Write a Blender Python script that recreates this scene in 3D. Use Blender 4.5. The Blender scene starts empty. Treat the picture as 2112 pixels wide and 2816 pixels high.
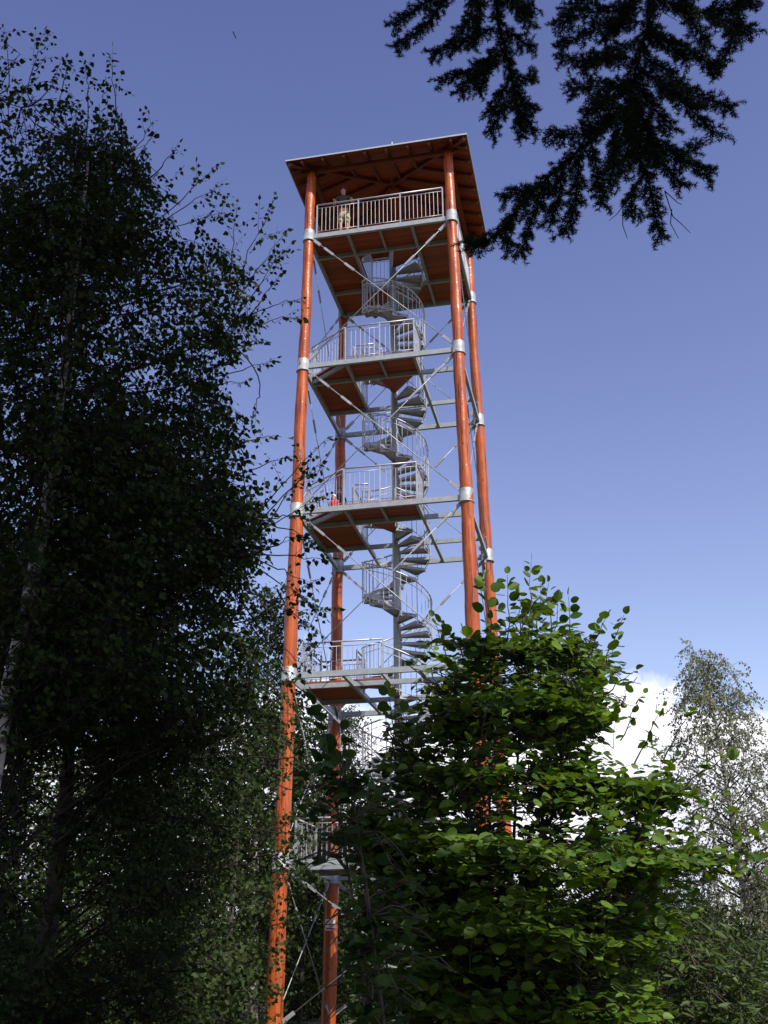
import bpy, math, random
import numpy as np
from mathutils import Vector, Matrix
rad = math.radians
rng = np.random.default_rng(7)
random.seed(7)
SC = bpy.context.scene
COL = SC.collection

# ------------------------------------------------------------------ camera
Z0 = 24.2                                   # height of the top platform above the ground
CAM = np.array([6.0044, -31.386, Z0 - 22.574])
cd = bpy.data.cameras.new('camera'); cam = bpy.data.objects.new('camera', cd); COL.objects.link(cam)
SC.camera = cam
cd.sensor_fit = 'VERTICAL'; cd.sensor_height = 24.0; cd.lens = 24.0 * 2994.25 / 2816
cd.clip_start = 0.1; cd.clip_end = 9000
ROT = (Matrix.Rotation(rad(11.55106), 3, 'Z') @ Matrix.Rotation(rad(112.6549), 3, 'X') @ Matrix.Rotation(rad(-0.45256), 3, 'Z'))
cam.matrix_world = Matrix.Translation(Vector(CAM)) @ ROT.to_4x4()
RN = np.array(ROT)

def at(u, v, D):
    """a point seen from the photographer's place at bearing (u,v), D metres away over the ground"""
    u = np.asarray(u, float); v = np.asarray(v, float)
    d = np.stack([(u - 1056) / 2994.25, -(v - 1408) / 2994.25, -np.ones_like(u)], -1) @ RN.T
    t = np.asarray(D) / np.hypot(d[..., 0], d[..., 1])
    return CAM + d * t[..., None]

# ------------------------------------------------------------------ light
SUN_AZ, SUN_EL = 48.0, 49.0                 # azimuth from -Y towards +X
sdir = Vector((math.sin(rad(SUN_AZ)) * math.cos(rad(SUN_EL)), -math.cos(rad(SUN_AZ)) * math.cos(rad(SUN_EL)), math.sin(rad(SUN_EL))))
sl = bpy.data.lights.new('sun', 'SUN'); sl.energy = 4.2; sl.angle = rad(0.53); sl.color = (1.0, 0.95, 0.87)
so = bpy.data.objects.new('sun', sl); COL.objects.link(so)
so.rotation_euler = sdir.to_track_quat('Z', 'Y').to_euler(); so.location = (20, -30, 60)

W = bpy.data.worlds.new('World'); SC.world = W; W.use_nodes = True
wt = W.node_tree; wt.nodes.clear()
def N(t, ty, **kw):
    n = t.nodes.new(ty)
    for k, v in kw.items():
        if k.startswith('in_'):
            n.inputs[k[3:].replace('_', ' ')].default_value = v
        else:
            setattr(n, k, v)
    return n
def L(t, a, b): t.links.new(a, b)
def math_node(t, op, a, b=None, c=None, clamp=False):
    n = t.nodes.new('ShaderNodeMath'); n.operation = op; n.use_clamp = clamp
    for i, x in enumerate((a, b, c)):
        if x is None: continue
        if isinstance(x, (int, float)): n.inputs[i].default_value = x
        else: t.links.new(x, n.inputs[i])
    return n.outputs[0]
SKY_STRENGTH = 0.1
sky = N(wt, 'ShaderNodeTexSky', sky_type='NISHITA', sun_disc=False)
sky.sun_elevation = rad(SUN_EL); sky.sun_rotation = math.atan2(sdir.x, sdir.y); sky.altitude = 500
sky.air_density = 1.0; sky.dust_density = 1.0; sky.ozone_density = 2.0
tint = N(wt, 'ShaderNodeMix', data_type='RGBA', blend_type='MULTIPLY'); tint.inputs['Factor'].default_value = 1
tc = N(wt, 'ShaderNodeTexCoord')
sep = N(wt, 'ShaderNodeSeparateXYZ'); L(wt, tc.outputs['Generated'], sep.inputs[0])
L(wt, sky.outputs[0], tint.inputs[6])
trmp = N(wt, 'ShaderNodeValToRGB'); L(wt, sep.outputs['Z'], trmp.inputs[0]); e = trmp.color_ramp.elements   # clear air: violet-blue overhead, paler low down
e[0].position = .12; e[0].color = (1.78, 1.50, 1.46, 1); e[1].position = .74; e[1].color = (1.12, .91, 1.18, 1)
em = e.new(.45); em.color = (1.46, 1.16, 1.32, 1)
L(wt, trmp.outputs[0], tint.inputs[7])
cmap = N(wt, 'ShaderNodeMapping'); cmap.inputs['Rotation'].default_value = (0, 0, rad(70)); L(wt, tc.outputs['Generated'], cmap.inputs[0])
n1 = N(wt, 'ShaderNodeTexNoise', in_Scale=4.2, in_Detail=7.0, in_Roughness=0.58); L(wt, cmap.outputs[0], n1.inputs['Vector'])
n2 = N(wt, 'ShaderNodeTexNoise', in_Scale=11.0, in_Detail=6.0, in_Roughness=0.6); L(wt, cmap.outputs[0], n2.inputs['Vector'])
# a low bank of cumulus: its top wavers with the coarse noise, its edge is billowed by the fine one
top = math_node(wt, 'MULTIPLY_ADD', n1.outputs[0], 0.34, 0.010)
top = math_node(wt, 'MULTIPLY_ADD', n2.outputs[0], 0.07, top)
cm = math_node(wt, 'SUBTRACT', top, sep.outputs['Z'])
cm = math_node(wt, 'MULTIPLY', cm, 34.0, clamp=True)
thin = N(wt, 'ShaderNodeMapRange', interpolation_type='SMOOTHSTEP'); L(wt, n1.outputs[0], thin.inputs[0])
thin.inputs[1].default_value = 0.30; thin.inputs[2].default_value = 0.46
cm = math_node(wt, 'MULTIPLY', cm, thin.outputs[0], clamp=True)
ccol = N(wt, 'ShaderNodeMix', data_type='RGBA'); 
shade = math_node(wt, 'SUBTRACT', top, sep.outputs['Z']); shade = math_node(wt, 'MULTIPLY_ADD', n2.outputs[0], 0.16, shade)
sh = N(wt, 'ShaderNodeMapRange', interpolation_type='SMOOTHSTEP'); L(wt, shade, sh.inputs[0]); sh.inputs[1].default_value = 0.10; sh.inputs[2].default_value = 0.30
L(wt, sh.outputs[0], ccol.inputs['Factor']); ccol.inputs[6].default_value = (9.6, 9.5, 10.2, 1); ccol.inputs[7].default_value = (5.6, 5.9, 7.8, 1)
cmix = N(wt, 'ShaderNodeMix', data_type='RGBA'); L(wt, cm, cmix.inputs['Factor']); L(wt, tint.outputs[2], cmix.inputs[6]); L(wt, ccol.outputs[2], cmix.inputs[7])
bg = N(wt, 'ShaderNodeBackground', in_Strength=SKY_STRENGTH); L(wt, cmix.outputs[2], bg.inputs[0])
wo = N(wt, 'ShaderNodeOutputWorld'); L(wt, bg.outputs[0], wo.inputs[0])

SC.view_settings.view_transform = 'Standard'; SC.view_settings.look = 'None'
SC.view_settings.exposure = 0.55; SC.view_settings.gamma = 1.0
SC.render.engine = 'CYCLES'
SC.cycles.max_bounces = 8; SC.cycles.diffuse_bounces = 3; SC.cycles.transmission_bounces = 4; SC.cycles.transparent_max_bounces = 8

# ------------------------------------------------------------------ materials
def mat(name, col, rough=0.6, metal=0.0, spec=0.5, coat=0.0):
    m = bpy.data.materials.new(name); m.use_nodes = True
    b = m.node_tree.nodes['Principled BSDF']
    b.inputs['Base Color'].default_value = (*col, 1); b.inputs['Roughness'].default_value = rough
    b.inputs['Metallic'].default_value = metal; b.inputs['Specular IOR Level'].default_value = spec
    b.inputs['Coat Weight'].default_value = coat; b.inputs['Coat Roughness'].default_value = 0.25
    return m, m.node_tree, b
def noisecol(t, b, c0, c1, scale=(1, 1, 1), s=5, detail=5, lo=.35, hi=.65, coords='Object', bump=0.0, bdist=0.01):
    tcn = N(t, 'ShaderNodeTexCoord'); mp = N(t, 'ShaderNodeMapping'); mp.inputs['Scale'].default_value = scale
    L(t, tcn.outputs[coords], mp.inputs[0])
    nz = N(t, 'ShaderNodeTexNoise', in_Scale=s, in_Detail=detail, in_Roughness=0.6); L(t, mp.outputs[0], nz.inputs['Vector'])
    r = N(t, 'ShaderNodeValToRGB'); L(t, nz.outputs[0], r.inputs[0])
    r.color_ramp.elements[0].position = lo; r.color_ramp.elements[1].position = hi
    r.color_ramp.elements[0].color = (*c0, 1); r.color_ramp.elements[1].color = (*c1, 1)
    L(t, r.outputs[0], b.inputs['Base Color'])
    if bump:
        bp = N(t, 'ShaderNodeBump', in_Strength=bump, in_Distance=bdist); L(t, nz.outputs[0], bp.inputs['Height']); L(t, bp.outputs[0], b.inputs['Normal'])
    return r, nz

def wood_mat():
    m, t, b = mat('stained_log', (.5, .1, .03), 0.42, spec=.3, coat=0.32)
    tcn = N(t, 'ShaderNodeTexCoord')
    mp = N(t, 'ShaderNodeMapping'); mp.inputs['Scale'].default_value = (9, 9, .55); L(t, tcn.outputs['Object'], mp.inputs[0])
    g = N(t, 'ShaderNodeTexNoise', in_Scale=1.6, in_Detail=7, in_Roughness=.62); L(t, mp.outputs[0], g.inputs['Vector'])
    r = N(t, 'ShaderNodeValToRGB'); L(t, g.outputs[0], r.inputs[0]); e = r.color_ramp.elements
    e[0].position = .28; e[0].color = (.24, .046, .008, 1); e[1].position = .68; e[1].color = (.54, .112, .014, 1)
    mp2 = N(t, 'ShaderNodeMapping'); mp2.inputs['Scale'].default_value = (16, 16, .35); L(t, tcn.outputs['Object'], mp2.inputs[0])
    g2 = N(t, 'ShaderNodeTexNoise', in_Scale=1.7, in_Detail=2, in_Roughness=.5); L(t, mp2.outputs[0], g2.inputs['Vector'])
    r2 = N(t, 'ShaderNodeValToRGB'); L(t, g2.outputs[0], r2.inputs[0]); e = r2.color_ramp.elements
    e[0].position = .35; e[0].color = (.30, .25, .23, 1); e[1].position = .42; e[1].color = (1, 1, 1, 1)
    v = N(t, 'ShaderNodeTexVoronoi', in_Scale=1.0); mp3 = N(t, 'ShaderNodeMapping'); mp3.inputs['Scale'].default_value = (5, 5, 2.0); L(t, tcn.outputs['Object'], mp3.inputs[0]); L(t, mp3.outputs[0], v.inputs['Vector'])
    r3 = N(t, 'ShaderNodeValToRGB'); L(t, v.outputs['Distance'], r3.inputs[0]); e = r3.color_ramp.elements
    e[0].position = .07; e[0].color = (.30, .25, .22, 1); e[1].position = .14; e[1].color = (1, 1, 1, 1)
    x = N(t, 'ShaderNodeMix', data_type='RGBA', blend_type='MULTIPLY'); x.inputs[0].default_value = 1; L(t, r.outputs[0], x.inputs[6]); L(t, r2.outputs[0], x.inputs[7])
    y = N(t, 'ShaderNodeMix', data_type='RGBA', blend_type='MULTIPLY'); y.inputs[0].default_value = 1; L(t, x.outputs[2], y.inputs[6]); L(t, r3.outputs[0], y.inputs[7])
    g5 = N(t, 'ShaderNodeTexNoise', in_Scale=.9, in_Detail=4, in_Roughness=.6); L(t, tcn.outputs['Object'], g5.inputs['Vector'])
    r5 = N(t, 'ShaderNodeMapRange'); L(t, g5.outputs[0], r5.inputs[0]); r5.inputs[1].default_value = .3; r5.inputs[2].default_value = .7; r5.inputs[3].default_value = .72; r5.inputs[4].default_value = 1.12
    y5 = N(t, 'ShaderNodeMix', data_type='RGBA', blend_type='MULTIPLY'); y5.inputs[0].default_value = 1; L(t, y.outputs[2], y5.inputs[6]); L(t, r5.outputs[0], y5.inputs[7])
    L(t, y5.outputs[2], b.inputs['Base Color'])
    bp = N(t, 'ShaderNodeBump', in_Strength=.5, in_Distance=.012); L(t, g.outputs[0], bp.inputs['Height']); L(t, bp.outputs[0], b.inputs['Normal'])
    g4 = N(t, 'ShaderNodeTexNoise', in_Scale=4.5, in_Detail=3); L(t, tcn.outputs['Object'], g4.inputs['Vector'])
    b4 = N(t, 'ShaderNodeBump', in_Strength=.55, in_Distance=.06); L(t, g4.outputs[0], b4.inputs['Height']); L(t, bp.outputs[0], b4.inputs['Normal']); L(t, b4.outputs[0], b.inputs['Coat Normal'])
    return m
def board_mat(name, axis, c0, c1, pitch=.14):
    m, t, b = mat(name, c0, .55)
    r, nz = noisecol(t, b, c0, c1, scale=(1, 14, 14) if axis == 'X' else (14, 1, 14), s=1.4)
    tcn = N(t, 'ShaderNodeTexCoord'); sp = N(t, 'ShaderNodeSeparateXYZ'); L(t, tcn.outputs['Object'], sp.inputs[0])
    o = sp.outputs['Y'] if axis == 'X' else sp.outputs['X']
    q = math_node(t, 'DIVIDE', o, pitch); fr = math_node(t, 'FRACT', q); fl = math_node(t, 'FLOOR', q)
    gap = math_node(t, 'LESS_THAN', fr, .07)
    wn = N(t, 'ShaderNodeTexWhiteNoise', noise_dimensions='1D'); L(t, fl, wn.inputs['W'])
    vv = math_node(t, 'MULTIPLY_ADD', wn.outputs['Value'], .45, .72)
    vv = math_node(t, 'MULTIPLY', vv, math_node(t, 'MULTIPLY_ADD', gap, -.8, 1.0))
    x = N(t, 'ShaderNodeMix', data_type='RGBA', blend_type='MULTIPLY'); x.inputs[0].default_value = 1
    L(t, r.outputs[0], x.inputs[6]); L(t, vv, x.inputs[7]); L(t, x.outputs[2], b.inputs['Base Color'])
    return m
def steel_mat(name, c0, c1, rough, metal):
    m, t, b = mat(name, c0, rough, metal)
    noisecol(t, b, c0, c1, s=6, detail=6, lo=.3, hi=.7)
    nz = N(t, 'ShaderNodeTexNoise', in_Scale=18, in_Detail=3); mr = N(t, 'ShaderNodeMapRange'); L(t, nz.outputs[0], mr.inputs[0])
    mr.inputs[3].default_value = rough - .1; mr.inputs[4].default_value = rough + .15; L(t, mr.outputs[0], b.inputs['Roughness'])
    return m
def leaf_mat(name, c0, c1, trans=.25, rough=.5, spec=.4):
    m, t, b = mat(name, c0, rough, spec=spec)
    g = N(t, 'ShaderNodeNewGeometry'); r = N(t, 'ShaderNodeValToRGB'); L(t, g.outputs['Random Per Island'], r.inputs[0])
    r.color_ramp.elements[0].color = (*c0, 1); r.color_ramp.elements[1].color = (*c1, 1)
    L(t, r.outputs[0], b.inputs['Base Color'])
    tr = N(t, 'ShaderNodeBsdfTranslucent'); hs = N(t, 'ShaderNodeHueSaturation', in_Hue=.485, in_Saturation=1.1, in_Value=1.5); L(t, r.outputs[0], hs.inputs['Color']); L(t, hs.outputs[0], tr.inputs[0])
    ms = N(t, 'ShaderNodeMixShader'); ms.inputs[0].default_value = trans
    out = t.nodes['Material Output']; L(t, b.outputs[0], ms.inputs[1]); L(t, tr.outputs[0], ms.inputs[2]); L(t, ms.outputs[0], out.inputs[0])
    return m
def bark_birch(name):
    m, t, b = mat(name, (.6, .58, .54), .7)
    tcn = N(t, 'ShaderNodeTexCoord'); mp = N(t, 'ShaderNodeMapping'); mp.inputs['Scale'].default_value = (3, 3, 9); L(t, tcn.outputs['Object'], mp.inputs[0])
    nz = N(t, 'ShaderNodeTexNoise', in_Scale=1.5, in_Detail=5, in_Roughness=.65); L(t, mp.outputs[0], nz.inputs['Vector'])
    r = N(t, 'ShaderNodeValToRGB'); L(t, nz.outputs[0], r.inputs[0]); e = r.color_ramp.elements
    e[0].position = .42; e[0].color = (.05, .042, .035, 1); e[1].position = .52; e[1].color = (.36, .34, .30, 1)
    L(t, r.outputs[0], b.inputs['Base Color'])
    bp = N(t, 'ShaderNodeBump', in_Strength=.4, in_Distance=.01); L(t, nz.outputs[0], bp.inputs['Height']); L(t, bp.outputs[0], b.inputs['Normal'])
    return m

M = {}
M['log'] = wood_mat()
M['soffit'] = board_mat('roof_boards', 'X', (.23, .047, .011), (.34, .072, .018))
M['deck'] = board_mat('deck_boards', 'X', (.24, .047, .011), (.35, .072, .017), .15)
M['rafter'], t, b = mat('rafter_wood', (.16, .04, .015), .55); noisecol(t, b, (.10, .024, .010), (.20, .048, .016), scale=(4, 4, 4), s=3)
M['galv'] = steel_mat('galvanised_steel', (.24, .255, .26), (.40, .415, .42), .48, .35)
M['beam'] = steel_mat('painted_grey_steel', (.25, .275, .28), (.345, .37, .37), .5, .1)
M['rail'] = steel_mat('galvanised_tube', (.36, .37, .38), (.50, .51, .52), .40, .4)
M['grate'] = steel_mat('step_grating', (.32, .33, .335), (.43, .44, .445), .55, .3)
M['tin'] = steel_mat('roof_sheet', (.36, .42, .42), (.46, .52, .52), .45, .3)
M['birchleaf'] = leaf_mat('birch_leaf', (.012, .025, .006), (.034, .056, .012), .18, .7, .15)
M['hazelleaf'] = leaf_mat('hazel_leaf', (.028, .072, .008), (.118, .190, .022), .28, .5, .22)
M['shadehazel'] = leaf_mat('shaded_hazel_leaf', (.016, .040, .007), (.040, .080, .014), .15, .6, .15)  # hazel leaf again, its green darkened to stand for shade
M['willowleaf'] = leaf_mat('narrow_leaf', (.026, .052, .010), (.065, .100, .020), .2, .55, .25)
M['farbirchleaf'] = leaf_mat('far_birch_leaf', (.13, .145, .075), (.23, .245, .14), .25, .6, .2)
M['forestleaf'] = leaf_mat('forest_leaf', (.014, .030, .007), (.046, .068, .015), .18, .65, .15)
M['needle'] = leaf_mat('fir_needle', (.008, .018, .007), (.018, .034, .011), .03, .7, .12)
M['pine'] = leaf_mat('pine_needle', (.024, .044, .014), (.048, .074, .022), .1, .65, .2)
M['birchbark'] = bark_birch('birch_bark')
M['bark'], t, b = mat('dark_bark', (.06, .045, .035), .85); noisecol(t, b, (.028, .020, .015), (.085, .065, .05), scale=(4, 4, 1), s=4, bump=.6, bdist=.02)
M['twig'], t, b = mat('twig_bark', (.03, .022, .018), .9, spec=.1); noisecol(t, b, (.014, .010, .008), (.034, .026, .020), s=9)
M['stem'], t, b = mat('hazel_stem_bark', (.05, .04, .025), .8); noisecol(t, b, (.024, .019, .012), (.06, .048, .03), s=9)
M['ground'], t, b = mat('forest_floor', (.05, .05, .025), .95); noisecol(t, b, (.030, .040, .014), (.080, .075, .035), s=.8, detail=8, bump=.4, bdist=.1)
M['hill'], t, b = mat('wooded_hill', (.03, .05, .03), .95); noisecol(t, b, (.020, .038, .022), (.045, .070, .035), s=.03, detail=8, bump=.8, bdist=12)
M['skin'], t, b = mat('skin', (.50, .26, .18), .55); noisecol(t, b, (.45, .22, .15), (.55, .30, .21), s=8)
def plain(name, c, rough=.8):
    m, t, b = mat(name, c, rough); noisecol(t, b, tuple(x * .82 for x in c), tuple(min(1, x * 1.12) for x in c), s=25); return m
M['hair'] = plain('dark_hair', (.03, .02, .016), .6); M['greyhair'] = plain('brown_grey_hair', (.10, .075, .06), .6)
M['dark'] = plain('black_cloth', (.02, .02, .024)); M['khaki'] = plain('khaki_cloth', (.42, .36, .22)); M['olive'] = plain('dark_olive_cloth', (.035, .04, .032))
M['cream'] = plain('cream_cloth', (.62, .52, .34)); M['red'] = plain('red_cloth', (.62, .03, .035)); M['white'] = plain('white_cloth', (.75, .75, .75)); M['shoe'] = plain('shoe_leather', (.06, .05, .045))
M['signwhite'] = plain('sign_enamel', (.75, .72, .72), .4); M['signred'] = plain('sign_red', (.50, .06, .07), .4); M['signgrey'] = plain('sign_grey', (.30, .30, .32), .5)
M['flag'] = plain('pale_pink_flag', (.62, .48, .60)); M['bird'] = plain('bird_plumage', (.03, .03, .035))

# ------------------------------------------------------------------ mesh helpers
class MB:
    def __init__(s): s.v = []; s.f = []; s.smooth = []
    def add(s, verts, faces, smooth=False):
        o = len(s.v); s.v += [tuple(map(float, p)) for p in verts]
        for f in faces: s.f.append(tuple(o + i for i in f)); s.smooth.append(smooth)
    def box(s, lo, hi):
        x0, y0, z0 = lo; x1, y1, z1 = hi
        s.add([(x0, y0, z0), (x1, y0, z0), (x1, y1, z0), (x0, y1, z0), (x0, y0, z1), (x1, y0, z1), (x1, y1, z1), (x0, y1, z1)],
              [(3, 2, 1, 0), (4, 5, 6, 7), (0, 1, 5, 4), (1, 2, 6, 5), (2, 3, 7, 6), (3, 0, 4, 7)])
    def bar(s, a, b, w, h, up=(0, 0, 1)):
        """rectangular bar from a to b, width w across, height h along up"""
        a = Vector(a); b = Vector(b); d = (b - a).normalized(); u = Vector(up)
        if abs(d.dot(u)) > .99: u = Vector((1, 0, 0))
        x = d.cross(u).normalized(); u = x.cross(d).normalized()
        V = []
        for p in (a, b):
            for (i, j) in ((-1, -1), (1, -1), (1, 1), (-1, 1)): V.append(p + x * (w / 2 * i) + u * (h / 2 * j))
        s.add(V, [(0, 1, 2, 3), (7, 6, 5, 4), (0, 4, 5, 1), (1, 5, 6, 2), (2, 6, 7, 3), (3, 7, 4, 0)])
    def tube(s, pts, r, n=8, cap=True, closed=False):
        pts = [Vector(p) for p in pts]; k = len(pts)
        rs = r if hasattr(r, '__len__') else [r] * k
        V = []; ref = None
        for i, p in enumerate(pts):
            if closed: d = (pts[(i + 1) % k] - pts[i - 1])
            else: d = pts[min(i + 1, k - 1)] - pts[max(i - 1, 0)]
            d = d.normalized() if d.length > 1e-9 else Vector((0, 0, 1))
            if ref is None: ref = Vector((0, 0, 1)) if abs(d.z) < .9 else Vector((1, 0, 0))
            x = ref - d * ref.dot(d); x.normalize(); ref = x; y = d.cross(x)
            for j in range(n):
                a = 2 * math.pi * j / n; V.append(p + (x * math.cos(a) + y * math.sin(a)) * rs[i])
        F = []
        for i in range(k if closed else k - 1):
            i2 = (i + 1) % k
            for j in range(n):
                j2 = (j + 1) % n; F.append((i * n + j, i * n + j2, i2 * n + j2, i2 * n + j))
        s.add(V, F, True)
        if cap and not closed:
            o = len(s.v) - k * n
            s.f.append(tuple(o + j for j in reversed(range(n)))); s.smooth.append(False)
            s.f.append(tuple(o + (k - 1) * n + j for j in range(n))); s.smooth.append(False)
    def lathe(s, c, prof, n=24):
        V = []
        for (r, z) in prof:
            for j in range(n):
                a = 2 * math.pi * j / n; V.append((c[0] + r * math.cos(a), c[1] + r * math.sin(a), c[2] + z))
        F = []
        for i in range(len(prof) - 1):
            for j in range(n):
                j2 = (j + 1) % n; F.append((i * n + j, i * n + j2, (i + 1) * n + j2, (i + 1) * n + j))
        s.add(V, F, True)
    def prism(s, poly, z0, z1):
        k = len(poly); V = [(x, y, z0) for x, y in poly] + [(x, y, z1) for x, y in poly]
        s.add(V, [tuple(reversed(range(k))), tuple(range(k, 2 * k))] + [(i, (i + 1) % k, k + (i + 1) % k, k + i) for i in range(k)])
    def build(s, name, m, parent=None, origin=None):
        me = bpy.data.meshes.new(name)
        o = ORG.get(parent.name, (0, 0, 0)) if parent is not None else (origin or (0, 0, 0))
        me.from_pydata([(x - o[0], y - o[1], z - o[2]) for x, y, z in s.v], [], s.f)
        me.polygons.foreach_set('use_smooth', s.smooth)
        return place(name, me, m, parent, o)
ORG = {}
def place(name, me, m, parent, o):
    me.materials.append(m); me.update()
    ob = bpy.data.objects.new(name, me); COL.objects.link(ob)
    if parent is not None: ob.parent = parent
    else: ob.location = o
    ORG[ob.name] = tuple(o)
    return ob
def tag(o, label=None, cat=None, group=None, kind=None):
    if label: o['label'] = label
    if cat: o['category'] = cat
    if group: o['group'] = group
    if kind: o['kind'] = kind
    return o
def thing(name, loc, label, cat, group=None):
    o = bpy.data.objects.new(name, None); COL.objects.link(o); o.location = loc; o.empty_display_size = .3
    ORG[o.name] = tuple(float(x) for x in loc)
    return tag(o, label, cat, group)
def np_mesh(name, verts, nper, faces_tpl, m, parent, smooth=False):
    """many copies of one small face template; verts (n, nper, 3)"""
    n = len(verts); o = np.array(ORG[parent.name]); me = bpy.data.meshes.new(name)
    v = (verts - o).reshape(-1, 3).astype(np.float32)
    me.vertices.add(len(v)); me.vertices.foreach_set('co', v.ravel())
    sizes = np.array([len(f) for f in faces_tpl]); flat = np.concatenate([np.array(f) for f in faces_tpl])
    loops = (flat[None, :] + (np.arange(n) * nper)[:, None]).ravel()
    tot = np.tile(sizes, n); start = np.concatenate([[0], np.cumsum(tot)[:-1]])
    me.loops.add(len(loops)); me.loops.foreach_set('vertex_index', loops.astype(np.int32))
    me.polygons.add(len(tot)); me.polygons.foreach_set('loop_start', start.astype(np.int32))
    me.polygons.foreach_set('use_smooth', np.full(len(tot), smooth))
    me.update(calc_edges=True); me.validate()
    return place(name, me, m, parent, tuple(o))
def norm(a): return a / np.maximum(np.linalg.norm(a, axis=-1, keepdims=True), 1e-9)
BIRCH = (np.array([(0, 0, 0), (.30, .48, .05), (.62, .32, .03), (1, 0, -.06), (.62, -.32, .03), (.30, -.48, .05)]), [(0, 1, 2, 3), (0, 3, 4, 5)], .86)
HAZEL = (np.array([(0, 0, 0), (.04, .26, .03), (.30, .49, .07), (.62, .47, .05), (.84, .26, .0), (1, 0, -.08), (.84, -.26, .0), (.62, -.47, .05), (.30, -.49, .07), (.04, -.26, .03)]),
         [(0, 1, 2, 3, 4, 5), (0, 5, 6, 7, 8, 9)], .88)
NARROW = (np.array([(0, 0, 0), (.3, .5, .04), (.65, .4, .02), (1, 0, -.10), (.65, -.4, .02), (.3, -.5, .04)]), [(0, 1, 2, 3), (0, 3, 4, 5)], .30)
QUAD = (np.array([(0, -.5, 0), (1, -.35, 0), (1, .35, 0), (0, .5, 0)]), [(0, 1, 2, 3)], 1.0)
def leaves(name, P, A, Nn, Ln, tpl, m, parent):
    T, F, asp = tpl
    A = norm(A); S = norm(np.cross(Nn, A)); Nn = np.cross(A, S); Ln = np.asarray(Ln)[:, None, None]
    w = asp * (.88 + .24 * rng.random(len(P)))[:, None, None]
    cup = rng.uniform(-.8, 2.4, len(P))[:, None, None]
    V = P[:, None, :] + Ln * (T[None, :, 0:1] * A[:, None, :] + w * T[None, :, 1:2] * S[:, None, :] + cup * T[None, :, 2:3] * Nn[:, None, :])
    return np_mesh(name, V, len(T), F, m, parent)
def sticks(name, P0, P1, R0, R1, m, parent, n=4):
    P0 = np.asarray(P0); P1 = np.asarray(P1); d = norm(P1 - P0)
    ref = np.where(np.abs(d[:, 2:3]) < .9, np.array([[0, 0, 1.]]), np.array([[1., 0, 0]]))
    x = norm(np.cross(d, ref)); y = np.cross(d, x); V = []
    for P, R in ((P0, R0), (P1, R1)):
        for j in range(n):
            a = 2 * math.pi * j / n
            V.append(P + (x * math.cos(a) + y * math.sin(a)) * np.asarray(R)[:, None])
    V = np.stack(V, 1)
    return np_mesh(name, V, 2 * n, [(j, (j + 1) % n, n + (j + 1) % n, n + j) for j in range(n)], m, parent, True)

# ------------------------------------------------------------------ ground and hill
def ground_h(x, y):
    return 0.0
g = MB(); nr = 90; na = 64; V = [(0, 0, 0)]
for i in range(1, nr):
    r = 3000 * (i / nr) ** 3
    for j in range(na):
        a = 2 * math.pi * j / na
        z = .12 * math.sin(r * 1.3 + 3 * a) * math.sin(7 * a + r * .4) if 3 < r < 200 else 0
        V.append((r * math.cos(a), r * math.sin(a), -.02 + z * .5))
F = [(0, 1 + j, 1 + (j + 1) % na) for j in range(na)]
for i in range(nr - 2):
    for j in range(na): F.append((1 + i * na + j, 1 + (i + 1) * na + j, 1 + (i + 1) * na + (j + 1) % na, 1 + i * na + (j + 1) % na))
g.add(V, F, True); tag(g.build('ground', M['ground']), kind='structure')
hb = MB(); V = []; nx, ny = 80, 14
for j in range(ny):
    for i in range(nx):
        x = -1500 + 3300 * i / (nx - 1); y = 1250 + 900 * j / (ny - 1)
        z = 66 * max(0, math.sin(math.pi * j / (ny - 1))) ** .8 * (.72 + .28 * math.sin(x * .0031 + 2.2)) + 3 * math.sin(x * .05) * math.sin(j) - 4
        V.append((x, y, z))
hb.add(V, [(j * nx + i, j * nx + i + 1, (j + 1) * nx + i + 1, (j + 1) * nx + i) for j in range(ny - 1) for i in range(nx - 1)], True)
tag(hb.build('hill', M['hill']), kind='structure')

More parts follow.
